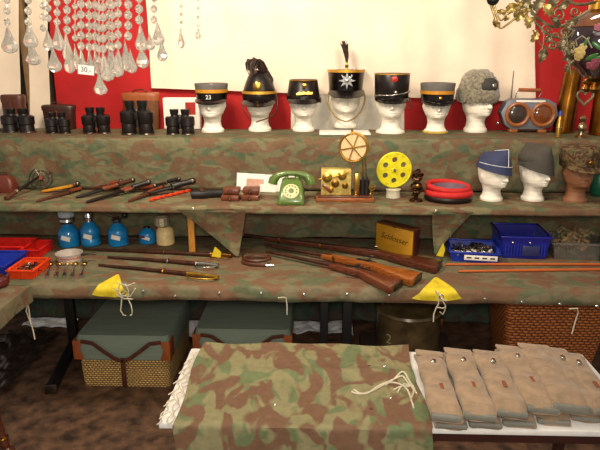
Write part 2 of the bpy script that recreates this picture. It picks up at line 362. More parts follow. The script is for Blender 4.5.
# ------------------------------------------------------------------ under the table
hamw = wicker('woven_straw', (226, 184, 112), (130, 94, 52), .020, .013)
hcan = mat('grey_green_canvas', (124, 136, 120), .8, var=.08, vs=5, stretch=(1, 12, 12), bump=.3, bs=300)
def hamper(x0, x1, yf, yb, label, group):
    o = thing('wicker_hamper', label, 'hamper', ((x0+x1)/2, yf, 0), group=group); W = x1-x0; D = yb-yf
    def rr(w_, d, z, r=.03):
        out = []
        for cx, cy, a0 in ((w_/2-r, d/2-r, 0), (-w_/2+r, d/2-r, 90), (-w_/2+r, -d/2+r, 180), (w_/2-r, -d/2+r, 270)):
            for k in range(5):
                a = R(a0+k*22.5); out.append(Vector((cx+r*math.cos(a), D/2+cy+r*math.sin(a), z)))
        return out
    new(hamw).rings([rr(W*.95, D*.95, .002), rr(W*.965, D*.97, .1), rr(W*.97, D*.97, .185)]).build('basket', parent=o)
    new(hcan).rings([rr(W, D, .17), rr(W*1.01, D*1.01, .2), rr(W*1.005, D, .285), rr(W*.97, D*.96, .31), rr(W*.5, D*.5, .318)]).build('lid', parent=o, smooth=50)
    for sx in (-1, 1):
        mb = new(tanl); mb.prism([(0, 0), (.055, 0), (.035, .06), (.055, .11), (0, .11)], 0, .004, .001, Matrix.Translation((sx*(W/2+.008), -.012, .178)) @ Matrix.Rotation(PI/2, 4, 'X') @ Matrix.Scale(-sx, 4, (1, 0, 0)))
        mb.box((sx*(W/2+.006), .03, .232), (.006, .09, .11), b=.002); mb.build('corner_patch', parent=o)
        c = [(sx*(W/2-.04), -.014, .285), (sx*(W/2-.10), -.016, .275), (sx*W*.2, -.016, .232), (sx*W*.09, -.017, .19), (0, -.017, .17)]
        mb = new(brownl)
        for i in range(len(c)-1):
            a, b = Vector(c[i]), Vector(c[i+1]); d = b-a
            mb.box((a+b)/2, (d.length+.008, .004, .022), ry=-math.atan2(d.z, d.x), b=.001)
        mb.build('strap', parent=o)
    new(brownl).box((0, -.008, .1), (.026, .006, .17), b=.001).build('strap', parent=o)
    new(dbrass).box((0, -.014, .172), (.03, .006, .02), b=.002).build('buckle', parent=o)
    return o
a = at(78, 390, 0); b = at(171, 390, 0)
hamper(a.x, b.x, a.y+.03, a.y+.58, 'wicker hamper with grey-green canvas lid in full view at the left', 'canvas lidded hampers under the table')
a2 = aty(196, 350, 2.95); b2 = aty(291, 350, 2.95)
hamper(a2.x, b2.x, 2.93, 3.36, 'grey canvas lidded hamper half hidden behind the front camouflage cloth', 'canvas lidded hampers under the table')
# basket right
c = aty(552, 330, 2.95); rw = wicker('brown_wicker', (206, 122, 58), (84, 36, 18), .034, .016)
o = thing('wicker_basket', 'tall reddish brown wicker basket under the table at the right', 'basket', (c.x, 3.08, 0))
def sq(w_, d, z, r=.04):
    out = []
    for cx, cy, a0 in ((w_/2-r, d/2-r, 0), (-w_/2+r, d/2-r, 90), (-w_/2+r, -d/2+r, 180), (w_/2-r, -d/2+r, 270)):
        for k in range(5): t = R(a0+k*22.5); out.append(Vector((cx+r*math.cos(t), cy+r*math.sin(t), z)))
    return out
new(rw).rings([sq(.44, .3, .002), sq(.52, .36, .3), sq(.545, .38, .5), sq(.54, .375, .505), sq(.50, .34, .5), sq(.45, .29, .03)]).build('basket_body', parent=o)
mb = new(rw); q = sq(.545, .38, .51); mb.tube(q+[q[0], q[1]], .012, 8); mb.build('rim', parent=o)
# pot
c = aty(411, 345, 2.85); pm = mat('dark_enamel', (96, 80, 52), .3, .2, var=.4, vs=12, coat=.4); k = 1/185
o = thing('cooking_pot', 'round dark olive metal pot with lid under the table', 'pot', (c.x, 2.98, .0))
zt = at(411, 322, 0); 
pz = .20
new(mat('upturned_crate', (52, 36, 24), .8)).box((c.x, 2.98, pz/2), (.5, .36, pz), b=.004).build('wooden_crate')
tag(bpy.data.objects['wooden_crate'], 'dark wooden crate under the round metal pot', 'crate')
o.location.z = pz
new(pm).lathe([(.12, 0), (.163, .006), (.172, .03), (.175, .22), (.18, .228), (.165, .23), (.16, .2), (.15, .02), (0, .015)], n=40).build('pot_body', parent=o)
new(pm).lathe([(.176, .222), (.185, .232), (.178, .245), (.12, .256), (.04, .26), (0, .26)], n=40).build('lid', parent=o)
new(steel).torus((-.13, 0, .262), .016, .003, 16, 6, M=Matrix.Rotation(R(60), 3, 'X')).build('lid_ring', parent=o)
new(dbrass).box((0.178, 0, .15), (.01, .05, .06), b=.003).build('handle_lug', parent=o)
text('2', .075, o, (-.12, -.137, .11), (PI/2, 0, R(-41)), mat('faded_paint', (150, 140, 110), .7), 'painted_numeral', .0004)
# trestles
def trestle(name, label, base_pts, post_at, w_=.05):
    A, B = base_pts; o = thing(name, label, 'trestle', (A.x, A.y, 0), group='black trestle legs under the table'); d = B-A; rz = math.atan2(d.y, d.x)
    new(black).box(((d.x)/2, d.y/2, .03), (d.length, w_, .045), rz=rz, b=.006).build('foot', parent=o)
    new(steel).box((d.normalized().x*-.005, d.normalized().y*-.005, .03), (.02, w_+.008, .055), rz=rz, b=.004).build('foot_cap', parent=o)
    q = A+d*post_at; new(black).box((q.x-A.x, q.y-A.y, (T-.03)/2+.025), (w_, w_, T-.03-.05), rz=rz, b=.005).build('post', parent=o)
    return o
A = at(52, 393, 0); B = at(80, 336, 0); trestle('trestle_stand', 'black metal trestle foot and post beside the wicker hamper', (A, B), .78, .055)
q = aty(324, 330, 2.75); trestle('trestle_stand', 'black upright table leg just right of the second hamper', (Vector((q.x, 2.7, 0)), Vector((q.x, 3.25, 0))), .12, .042)
q = aty(347, 330, 2.75); trestle('trestle_stand', 'black upright table leg between the central leg and the pot', (Vector((q.x, 2.7, 0)), Vector((q.x, 3.25, 0))), .12, .048)
# ground sheets
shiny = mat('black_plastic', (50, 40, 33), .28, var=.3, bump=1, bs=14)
def sheet(name, label, m, x0, x1, y0, y1, amp, sc_, cat='sheet', zb=.004):
    def fn(u, v):
        x = x0+(x1-x0)*u; y = y0+(y1-y0)*v
        return (x, y, zb+amp*abs(noise.noise(Vector((x*sc_, y*sc_, 1))))*2+amp*.4*abs(noise.noise(Vector((x*sc_*3, y*sc_*3, 5)))))
    return tag(new(m).grid(fn, 60, 40, .0015).build(name, smooth=40), label, cat)
A = at(-60, 392, 0); B = at(68, 335, 0)
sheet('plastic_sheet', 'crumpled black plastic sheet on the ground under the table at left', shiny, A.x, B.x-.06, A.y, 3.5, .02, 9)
sheet('white_sheet', 'pale crumpled sheet on the ground behind the trestle at left', wsheet, at(25, 325, 0).x, at(76, 325, 0).x, 3.55, 3.95, .02, 9)
sheet('white_sheet', 'pale crumpled sheet on the ground between the two hampers', wsheet, at(178, 325, 0).x, at(200, 325, 0).x, 3.42, 3.85, .02, 9)
sheet('white_sheet', 'pale crumpled sheet on the ground behind the central table legs', wsheet, at(292, 325, 0).x, at(352, 325, 0).x, 3.5, 3.85, .02, 9)
# dark chair leg at the bottom left
o = thing('wooden_stand', 'dark turned wooden stand at the lower left corner', 'stand', at(8, 455, 0))
new(dwood).lathe([(.035, 0), (.035, .02), (.018, .04), (.024, .07), (.016, .09), (.02, .2), (.03, .24), (.02, .28), (.024, .42), (.015, .48)], n=20).build('turned_leg', parent=o, rot=(0, R(-8), 0))
new(dbrass).torus((0, 0, .092), .02, .006, 20, 8).build('brass_ring', parent=o, rot=(0, R(-8), 0))

# ------------------------------------------------------------------ front table
FZ = .63
fl_ = at(163, 431, FZ); bl = at(191, 352, FZ); br = at(576, 353, FZ); fr = at(650, 431, FZ)
whitep = mat('white_painted_board', (222, 220, 216), .4, var=.05)
o = thing('folding_table', 'low white folding table in front under the camouflage cloth', 'table', (0, 0, 0))
yf = at(570, 431, FZ).y; yb = 2.11; xl = (fl_.x+bl.x)/2-.015; xr = at(586, 362, FZ).x+.012
new(whitep).box(((xl+xr)/2, (yf+yb)/2, FZ-.010), (xr-xl, yb-yf, .02), b=.003).build('table_top', parent=o)
fr_ = mat('dark_red_frame', (58, 28, 22), .5)
new(fr_).box(((xl+xr)/2, yf+.06, FZ-.05), (xr-xl-.1, .03, .06), b=.003).build('rail', parent=o)
new(fr_).box(((xl+xr)/2, yb-.06, FZ-.05), (xr-xl-.1, .03, .06), b=.003).build('rail', parent=o)
for x in (xl+.07, xr-.07):
    for y in (yf+.06, yb-.06): new(fr_).box((x, y, (FZ-.08)/2), (.035, .035, FZ-.08), b=.003).build('leg', parent=o)
# cloth over it
cl = at(195, 352, FZ).x+.026; cr = at(432, 431, FZ).x
def hgt(x, y):
    t = (y-yf)/(yb-yf)
    h = .004+.016*math.exp(-((t-.62)/.05)**2)*(.7+.3*math.sin(x*5+.5)) + .010*(1/(1+math.exp(-(t-.66)/.03)))
    return h+.003*math.sin(x*11+y*7)+.003*math.sin(x*23-y*15)
def fn(u, v):
    x = cl+(cr-cl)*u; Ltop = yb-yf+.03
    d = v*(Ltop+.42)
    if d < Ltop:
        y = yb+.02-d; return (x+.008*math.sin(y*12), y, FZ+hgt(x, y))
    k = d-Ltop; return (x+.01*math.sin(k*12), yf-.012-.012*min(1, k*5)*(1+math.sin(x*13)), FZ+.004-k)
fc = tag(new(cam_front).grid(fn, 60, 80, .003).build('camouflage_cloth', smooth=60), 'camouflage cloth draped over the low white table in front', 'cloth')
for q in ((275, 403), (391, 396), (369, 367), (371, 408), (385, 367)):
    P_ = at(q[0], q[1], FZ+.012); P_.z = FZ+hgt(P_.x, P_.y)+.002
    new(silver if q[0] in (275, 391, 385) else brownl).lathe([(.001, -.004), (.006, 0), (.0065, .002), (.004, .004), (0, .005)], n=12).build('button', parent=fc, loc=P_)
# cord on the cloth
cpts = [[(352, 388), (358, 390), (368, 389), (378, 382), (390, 376), (402, 372), (408, 376), (414, 384), (412, 392)], [(354, 386), (362, 390), (374, 386), (388, 378), (400, 378), (408, 384), (412, 396), (414, 403)],
        [(386, 380), (396, 373), (404, 370), (412, 378), (417, 388)], [(394, 384), (402, 380), (410, 380)], [(398, 386), (404, 378), (414, 380)]]
mb = new(cord)
for st in cpts:
    out = []
    for i in range(len(st)-1):
        p0, p1, p2, p3 = [Vector(st[max(0, min(len(st)-1, i+d))]) for d in (-1, 0, 1, 2)]
        for t in (0, .25, .5, .75): q_ = .5*((2*p1)+(p2-p0)*t+(2*p0-5*p1+4*p2-p3)*t*t+(3*p1-p0-3*p2+p3)*t**3); out.append((q_.x, q_.y))
    out.append(st[-1])
    pts = []
    for (x, y) in out:
        P_ = at(x, y, FZ+.03); P_.z = FZ+hgt(P_.x, P_.y)+.006; pts.append(P_)
    mb.tube(pts, .0032, 6)
tag(mb.build('knotted_cord'), 'tangled pale cord lying on the front camouflage cloth beside the pouches', 'cord')
# lace cord at the left edge
mb = new(cord)
for j in range(3):
    pts = []
    for i in range(40):
        t = i/39; y = yb-.05-t*(yb-yf-.03); pts.append(Vector((cl-.006-.009*j+.007*math.sin(i*1.1+j*2.3)-.02*t*(j > 1), y, FZ+.006+.003*(j % 2)+.003*math.sin(i*1.3+j))))
    mb.tube(pts, .0022, 5)
for j in range(6):
    y = yf+.03+j*.07; mb.tube([Vector((cl-.006, y, FZ+.008)), Vector((cl-.02, y+.012, FZ+.016)), Vector((cl-.036, y+.004*math.sin(j*5), FZ+.012)), Vector((cl-.048-.006*math.sin(j*7), y-.016, FZ+.006))], .0022, 5)
tag(mb.build('lace_cord', smooth=60), 'tangled white lacing cord along the left edge of the front cloth', 'cord')

# canvas pouches
can = mat('beige_canvas', (146, 122, 96), .85, var=.16, vs=22, bump=.8, bs=45, sheen=.2)
can2 = mat('grey_canvas_edge', (118, 116, 106), .85, var=.15, vs=25, bump=.3)
def pouch(label, top, bot, wtop, z, th=.035, deco=2, group='canvas pouches laid in an overlapping row', tilt=0):
    A = at(top[0], top[1], z+th); B = at(bot[0], bot[1], z+th); A.z = B.z = z; d = A-B; L = d.length; sd = top[0]*.37
    o = thing('canvas_pouch', label, 'pouch', B, group=group); o.rotation_euler = (0, R(tilt), math.atan2(d.y, d.x)-PI/2); W = wtop
    def fn_ring(y, s, hh):
        out = []; n = 20
        for k in range(n):
            a = 2*PI*k/n; ca, sa = math.cos(a), math.sin(a)
            out.append(Vector((W/2*s*math.copysign(abs(ca)**.62, ca)+.003*math.sin(y*40+sd), y+.004*math.sin(ca*5+sd), hh/2+hh/2*math.copysign(abs(sa)**.72, sa))))
        return out
    rs = []
    for i in range(15):
        t = i/14; e = min(1, min(t, 1-t)*9+.25); rs.append(fn_ring(t*L, .97+.03*math.sin(t*9), th*(.45+.55*e)*(1-.09*math.sin(t*14+sd))))
    new(can).rings(rs).build('pouch_body', parent=o, smooth=60)
    new(can).box((0, L-.012, th*.8), (W*.96, .045, .01), b=.004, rx=R(-6)).build('flap', parent=o, smooth=60)
    new(can2).box((0, .006, th*.35), (W*.94, .02, th*.55), b=.006).build('hem', parent=o, smooth=60)
    if deco:
        new(silver).lathe([(.008, 0), (.008, .002), (.004, .006), (0, .007)], n=14).build('snap', parent=o, loc=(0, L*.76, th*1.06))
        new(brownl).box((.006, L*.76+.012, th*1.06), (.012, .022, .003), b=.0006).build('snap_tab', parent=o)
    if deco > 1:
        new(mat('worn_brown_tab', (128, 70, 40), .6)).box((0.004, L*.36, th*1.05), (.011, .032, .005), b=.001).build('leather_tab', parent=o)
    return o
lowg = 'lower layer of canvas pouches'
low = [((434, 352), (452, 421)), ((464, 352), (486, 420)), ((495, 352), (520, 419)), ((526, 352), (555, 417)), ((556, 352), (590, 414)), ((570, 356), (606, 411))]
for i, (t_, b_) in enumerate(low):
    pouch('canvas pouch of the lower layer, mostly hidden under the row, number hidden', t_, b_, .106, FZ, .032, 0, lowg)['label'] = 'beige canvas pouch of the lower layer, ' + ['at the end beside the camouflage cloth', 'second out from the camouflage cloth', 'third out from the camouflage cloth', 'fourth out from the camouflage cloth', 'fifth out from the camouflage cloth', 'at the right end of the low table'][i]
ups = [((428, 350), (447, 411), .102, 2, 'beige canvas pouch with snap and leather tab beside the camouflage cloth'),
       ((457, 348), (481, 410), .106, 2, 'beige canvas pouch with snap and tab, second from the camouflage cloth'),
       ((486, 350), (513, 407), .104, 2, 'beige canvas pouch with snap and tab, third from the camouflage cloth'),
       ((509, 345), (544, 403), .108, 2, 'beige canvas pouch with snap and tab, fourth, touching the plain pouch'),
       ((533, 343), (573, 400), .122, 0, 'plain puffed beige canvas pouch without any snap or tab'),
       ((553, 347), (592, 403), .096, 1, 'beige canvas pouch with only a snap, beside the plain pouch'),
       ((569, 352), (610, 406), .092, 2, 'beige canvas pouch at the right end of the upper row')]
for i, (t_, b_, w_, dc, lb) in enumerate(ups): pouch(lb, t_, b_, w_, FZ+.037, .042 if dc else .052, dc, tilt=5)

# ------------------------------------------------------------------ mannequin heads
def sm(a, b, x): t = max(0, min(1, (x-a)/(b-a))); return t*t*(3-2*t)
HP = [(0, .064, .06, .066), (.012, .064, .06, .066), (.03, .052, .05, .056), (.055, .047, .044, .055), (.075, .049, .05, .06), (.086, .05, .07, .066), (.095, .054, .084, .07), (.11, .064, .088, .078),
      (.13, .069, .087, .087), (.16, .072, .087, .096), (.19, .075, .09, .1), (.215, .074, .086, .1), (.24, .066, .073, .09), (.26, .048, .052, .068), (.271, .026, .028, .038), (.2755, .001, .001, .001)]
def head_mesh():
    n = 84; rs = []; zs = sorted(set([i/84*.262 for i in range(85)]+[.265, .268, .271, .2735, .2755]))
    for z in zs:
        for i in range(len(HP)-1):
            if HP[i][0] <= z <= HP[i+1][0]+1e-9: break
        t = (z-HP[i][0])/(HP[i+1][0]-HP[i][0]); t = t*t*(3-2*t)*.4+t*.6; a, b = HP[i], HP[i+1]; w_, f, bk = [a[k]*(1-t)+b[k]*t for k in (1, 2, 3)]
        ring = []
        for k in range(n):
            an = 2*PI*k/n; x = math.cos(an)*w_; y = math.sin(an)*(f if math.sin(an) < 0 else bk)
            if y < 0:
                e = lambda cx, cz, sx, sz: math.exp(-((x-cx)/sx)**2-((z-cz)/sz)**2)
                nz = math.exp(-(x/.009)**2)*sm(.172, .138, z)*sm(.126, .136, z)
                y -= .028*nz + .007*e(0, .116, .02, .006)+.004*e(0, .106, .018, .004)+.007*e(0, .095, .018, .009)
                y += .017*(e(.027, .163, .014, .010)+e(-.027, .163, .014, .010)) - .004*(e(.027, .160, .008, .005)+e(-.027, .160, .008, .005))
                y -= .004*(e(.027, .181, .02, .006)+e(-.027, .181, .02, .006)) + .004*(e(.035, .135, .014, .014)+e(-.035, .135, .014, .014))
                y += .005*e(0, .111, .02, .0025)+.003*e(0, .123, .004, .004)
            ear = math.exp(-((y-.012)/.014)**2-((z-.15)/.022)**2); x += math.copysign(.009*ear, x)
            ring.append(Vector((x, y, z)))
        rs.append(ring)
    return new(foam).rings(rs)
proto = head_mesh().build('mannequin_head', smooth=70); first = [True]
def head(label, px, py, z, s=1, rz=0, m=None, sz=None, group='white foam mannequin heads', y_in=.06):
    P_ = at(px, py, z); P_.y += y_in*s; P_.z = z+.001
    P_.x = aty(px, py, P_.y).x
    o = proto if first[0] else proto.copy()
    if not first[0]: COL.objects.link(o)
    first[0] = False
    o.location = P_; o.scale = (s, s, (sz or s)); o.rotation_euler = (0, 0, rz)
    if m: o.data = o.data.copy(); o.data.materials[0] = m
    tag(o, label, 'mannequin head', group); return o, P_
def hat(name, label, P_, s, rz, sz=None, cat='hat', dz=0, tilt=0, group=None):
    o = thing(name, label, cat, (P_.x, P_.y, P_.z+dz)); o.scale = (s, s, sz or s); o.rotation_euler = (tilt, 0, rz)
    if group: o['group'] = group
    return o
def oval(z, r, sy=1.14, oy=.006, n=36, lean=0): return [Vector((math.cos(2*PI*k/n)*r, math.sin(2*PI*k/n)*r*sy+oy+lean, z)) for k in range(n)]
def crown(o, name, m, lv, oy=.006, closed=True, lean=0):
    # thick band/crown through (z, r) levels with inner hollow
    rs = [oval(z, r, oy=oy, lean=lean*(z-.18)) for z, r in lv]
    return new(m).rings(rs, cap=(False, closed)).build(name, parent=o, smooth=50)
def band(o, name, m, z0, z1, r0, r1, th=.002, lean=0):
    rs = [oval(z0, r0), oval(z0, r0+th, lean=lean*(z0-.18)), oval(z1, r1+th, lean=lean*(z1-.18)), oval(z1, r1)]
    return new(m).rings(rs, cap=(False, False)).build(name, parent=o, smooth=50)
def visor(o, m, z, r=.084, ext=.038, drop=.022, ang=72, name='visor'):
    drop += .002
    def fn(u, v):
        a = R(-90+(-ang+2*ang*u)); e = ext*math.cos((u-.5)*PI)**.7 if 0 < u < 1 else 0
        rr = r+.001+e*v; return (math.cos(a)*rr, math.sin(a)*rr*1.14+.006, z-drop*v*(.3+.7*math.cos((u-.5)*PI)))
    return new(m).grid(fn, 28, 6, .003).build(name, parent=o, smooth=60)
def strap(o, m, pts, r=.0035, name='chin_strap'):
    out = []
    for i in range(len(pts)-1):
        for t in (0, .25, .5, .75):
            p0, p1, p2, p3 = [Vector(pts[max(0, min(len(pts)-1, i+d))]) for d in (-1, 0, 1, 2)]
            out.append(.5*((2*p1)+(p2-p0)*t+(2*p0-5*p1+4*p2-p3)*t*t+(3*p1-p0-3*p2+p3)*t**3))
    out.append(Vector(pts[-1])); return new(m).tube(out, r, 7).build(name, parent=o, smooth=60)
black_felt = mat('black_felt', (20, 11, 10), .38, spec=.4)
patent = mat('patent_leather', (14, 8, 7), .22)
greyfelt = mat('grey_felt', (96, 92, 88), .85)
yband = mat('yellow_band', (196, 132, 24), .6)
redb = mat('red_badge', (170, 40, 30), .4)
YO = .0
def kepi(label, px, py, s=1, rz=0, grey=False, h=.12, r=.088, rt=None, badge=None, lean=0, hl=None, ext=.026):
    s *= 1.1; h_, P_ = head(hl, px, py, S, s, rz, sz=s*.97)
    o = hat('kepi', label, P_, s, rz, sz=s*.97, dz=.004, group='military hats on the top shelf'); z0 = .178; rt = rt or r
    def rad(z): return r+(rt-r)*(z-z0)/h
    if grey:
        crown(o, 'band', patent, [(z0, r-.002), (z0+.001, r), (z0+.048, rad(z0+.048))], closed=False)
        band(o, 'coloured_band', yband, z0+.045, z0+.064, rad(z0+.045), rad(z0+.064), .0025)
        crown(o, 'crown', greyfelt, [(z0+.062, rad(z0+.06)), (z0+h-.004, rt+.002), (z0+h, rt), (z0+h-.003, rt-.006), (z0+h-.006, 0.001)])
    else:
        crown(o, 'crown', black_felt, [(z0, r-.002), (z0+.002, r), (z0+h-.003, rt+.001), (z0+h, rt-.001), (z0+h-.002, rt-.008), (z0+h-.005, .001)], lean=lean)
        band(o, 'band', patent, z0, z0+.022, r, rad(z0+.022), .0015)
    visor(o, patent, z0+.006, r, ext)
    return o, P_
o, P_ = kepi('grey kepi with yellow band and number 23 on its black front', 213, 133, 1.0, 0, True, .096, .086, .092, hl='white foam head under the grey kepi numbered 23')
text('23', .032, o, (0, -.099, .200), (R(88), 0, 0), mat('white_metal', (235, 235, 230), .4, .3), 'badge', .001)
strap(o, brownl, [(-.088, -.02, .183), (-.06, -.085, .176), (0, -.108, .172), (.06, -.085, .176), (.088, -.02, .183)], .003)
# B plumed shako
hd, P_ = head('white foam head under the drooping horsehair plume hat', 260, 132, S, 1.13, 0)
o = hat('plumed_shako', 'dark hat with drooping horsehair plume and gold band', P_, 1.13, 0, sz=1.03, group='military hats on the top shelf')
crown(o, 'crown', black_felt, [(.178, .088), (.18, .09), (.225, .094), (.26, .085), (.3, .072), (.34, .055), (.36, .03), (.365, .001)])
visor(o, patent, .186, .09, .036, .03)
band(o, 'gold_band', gold, .226, .242, .094, .092, .004)
new(brass).ball((0, -.103, .272), .03, 16, 10, (.8, .25, 1)).build('oval_plate', parent=o)
hair = mat('dark_horsehair', (58, 38, 28), .7, var=.5, vs=60)
def hairtuft(o, pts, rad, n=70, name='plume', r=.0022, m=hair, spread=1):
    mb = new(m); rnd = random.Random(3)
    for i in range(n):
        ox, oy = rnd.uniform(-1, 1), rnd.uniform(-1, 1); L = rnd.uniform(.75, 1.05)
        pt = [Vector(p)*1 + Vector((ox*rr*spread, oy*rr*.6, rnd.uniform(-.004, .004))) for p, rr in zip(pts, rad)]
        k = max(2, int(len(pt)*L)); mb.tube(pt[:k], [r*(1-.6*j/k) for j in range(k)], 5)
    core = [Vector(p) for p in pts]; mb.tube(core, [max(.003, x*.4) for x in rad], 10)
    return mb.build(name, parent=o, smooth=60)
hairtuft(o, [(.03, 0, .33), (.025, -.02, .37), (.0, -.035, .41), (-.02, -.045, .425), (-.035, -.055, .40), (-.035, -.06, .365), (-.03, -.06, .335)], [.01, .025, .034, .036, .034, .028, .018], 90)
hairtuft(o, [(.03, 0, .26), (.035, -.0, .31), (.025, -.01, .36), (.015, -.02, .40)], [.05, .045, .03, .02], 40)
strap(o, brownl, [(.09, 0, .23), (.102, -.02, .17), (.085, -.05, .11), (.05, -.08, .085), (.02, -.1, .075), (-.01, -.09, .062)], .004)
strap(o, brownl, [(-.09, 0, .215), (-.1, -.01, .17), (-.085, -.03, .12), (-.05, -.08, .085)], .003)
# C black kepi with gold badge
o, P_ = kepi('black kepi with gold emblem and gold lettering, widening downward', 303.5, 132, 1.0, R(4), False, .115, .096, .08, lean=.12, hl='white foam head under the black kepi with gold emblem')
band(o, 'gold_edge', gold, .287, .292, .08, .08, .002, lean=.12)
new(brass).lathe([(.014, 0), (.014, .004), (.006, .008), (0, .009)], n=5, M=Matrix.Rotation(PI/2, 4, 'X')).build('emblem', parent=o, loc=(0, -.092, .262))
for x, q in ((-.045, 5), (-.03, 0), (-.015, -2), (0, 0), (.015, 2), (.03, 0)): pass
new(brass).prism([(-.045, -.006), (-.03, .004), (-.018, -.002), (-.004, .006), (.008, -.002), (.022, .006), (.034, -.001), (.045, .004), (.045, -.01), (.02, -.012), (0, -.01), (-.02, -.014), (-.045, -.013)], 0, .003, 0, Matrix.Translation((0, -.107, .226)) @ Matrix.Rotation(R(85), 4, 'X')).build('gold_badge', parent=o)
new(brownl).box((.095, .0, .176), (.014, .03, .03), b=.003).build('ear_tab', parent=o)
# D tall shako with star
pt = at(345, 135, S); tr = tag(new(white).box((pt.x, pt.y+.09, S+.005), (.31, .2, .008), b=.002).build('white_board'), 'white card under the star-fronted shako stand', 'board')
hd, P_ = head('larger white foam head under the star-fronted shako', 345, 130, S, 1.2, 0, sz=1.14); hd.location.z += .009; P_.z += .009
o = hat('star_shako', 'black shako with silver star plate, gold rim and upright plume', P_, 1.2, 0, sz=1.14, dz=.034, group='military hats on the top shelf')
crown(o, 'crown', patent, [(.168, .086), (.17, .09), (.2, .091), (.276, .097), (.286, .098), (.29, .095), (.294, .001)])
band(o, 'gold_rim', gold, .277, .292, .097, .097, .003); visor(o, patent, .178, .09, .045, .035)
st = []
for k in range(16):
    a = 2*PI*k/16+PI/2; r_ = .046 if k % 2 == 0 else .02; st.append((math.cos(a)*r_, math.sin(a)*r_))
new(silver).prism(st, 0, .004, .0005, Matrix.Translation((0, -.108, .235)) @ Matrix.Rotation(R(93), 4, 'X')).build('star_plate', parent=o, smooth=20)
new(silver).ball((0, -.113, .235), .013, 14, 8, (1, .5, 1)).build('star_boss', parent=o)
new(brass).lathe([(.01, 0), (.006, .01), (.011, .02), (.004, .03), (.005, .045), (0, .046)], n=14).build('plume_socket', parent=o, loc=(0, -.05, .292))
hairtuft(o, [(0, -.05, .33), (-.002, -.05, .365), (-.008, -.05, .395), (-.014, -.05, .425), (-.02, -.05, .443)], [.004, .01, .014, .02, .019], 60)
gs = mat('brass_scales', (150, 125, 80), .35, .8)
strap(o, gs, [(-.09, -.02, .17), (-.097, -.04, .13), (-.085, -.06, .08), (-.05, -.085, .035), (-.01, -.1, .015), (.012, -.1, .016), (.05, -.085, .035), (.088, -.06, .085), (.1, -.04, .14), (.092, -.02, .18)], .0042)
# E dark tall kepi
hd_, P_ = None, None
o, P_ = kepi('tall black kepi with round red badge and silver strap', 390, 134, 1.05, R(-3), False, .138, .088, .092, hl='white foam head under the tall black kepi with red badge')
new(redb).lathe([(.016, 0), (.016, .004), (.009, .008), (0, .01)], n=18, M=Matrix.Rotation(PI/2, 4, 'X')).build('round_badge', parent=o, loc=(.006, -.099, .288))
strap(o, silver, [(-.09, -.03, .20), (-.06, -.085, .203), (0, -.108, .206), (.06, -.085, .215), (.09, -.03, .222)], .004)
new(silver).ball((.012, -.107, .22), .011, 10, 8).build('button', parent=o)
strap(o, brownl, [(.09, .0, .19), (.098, -.01, .17), (.1, -.01, .14), (.09, -.01, .13)], .005)
band(o, 'top_piping', gold, .310, .315, .092, .092, .002)
new(foam).lathe([(.09, .001), (.088, .012), (.065, .02), (.06, .03)], n=32).build('head_stand', loc=P_)
tag(bpy.data.objects['head_stand'], 'round white foot under the head with the tall kepi', 'stand')
# F grey/yellow kepi
o, P_ = kepi('grey kepi with broad yellow band and small gilt badge', 435, 134, .98, R(-2), True, .106, .09, .096, hl='white foam head on a yellow foot under a grey kepi')
new(brass).ball((0, -.109, .203), .011, 10, 8).build('badge', parent=o)
strap(o, patent, [(-.09, -.03, .188), (-.06, -.09, .18), (0, -.115, .175), (.06, -.09, .18), (.09, -.03, .188)], .004)
tag(new(mat('ochre_base', (190, 160, 70), .6)).lathe([(.078, .0012), (.078, .01), (.066, .014)], n=30).build('head_stand', loc=P_), 'ochre round foot under the head with the grey and yellow kepi', 'stand')
# G ushanka
rz = R(28); hd_, P_ = head('white foam head turned sideways under the grey fur cap', 475, 133, S, 1.14, rz)
o = hat('fur_cap', 'grey fur cap with dark front and folded earflaps', P_, 1.14, rz, group='military hats on the top shelf')
fur = mat('grey_fur', (132, 124, 104), .9, var=.4, vs=70, bump=1, bs=300, sheen=.5); fcl = mat('dark_grey_cloth', (56, 54, 52), .8)
def furry(name, rs_, m, amp=.005):
    out = [[p+Vector((noise.noise(p*90), noise.noise(p*90+Vector((5, 5, 5))), noise.noise(p*90+Vector((9, 2, 1)))))*amp*1.6 for p in r] for r in rs_]
    return new(m).rings(out).build(name, parent=o, smooth=60)
furry('fur_crown', [oval(z, r, 1.15, n=60) for z, r in ((.2, .08), (.24, .092), (.28, .085), (.31, .065), (.328, .04), (.335, .002))], fur, .006)
furry('fur_band', [oval(z, r, 1.15, n=64) for z, r in ((.165, .085), (.16, .095), (.175, .104), (.2, .107), (.222, .104), (.23, .096), (.225, .086))], fur, .006)
furry('ear_flap', [[Vector((s_*.0+math.cos(a)*.0, 0, 0)) + Vector((.085+dx, math.sin(a)*.05*k, .225+math.cos(a)*.075*k)) for a in [2*PI*j/24 for j in range(24)]] for dx, k, s_ in ((-.02, .8, 1), (0, 1, 1), (.022, .85, 1), (.03, .4, 1), (.032, .01, 1))], fur, .006)
furry('ear_flap', [[Vector((-.085-dx, math.sin(a)*.05*k, .225+math.cos(a)*.075*k)) for a in [2*PI*j/24 for j in range(24)]] for dx, k in ((-.02, .8), (0, 1), (.022, .85), (.03, .4), (.032, .01))], fur, .006)
new(fcl).ball((0, -.07, .25), .05, 18, 12, (1.1, .9, .9)).build('front_panel', parent=o)
new(silver).ball((0, -.118, .25), .014, 12, 8, (1, .5, 1)).build('badge', parent=o)

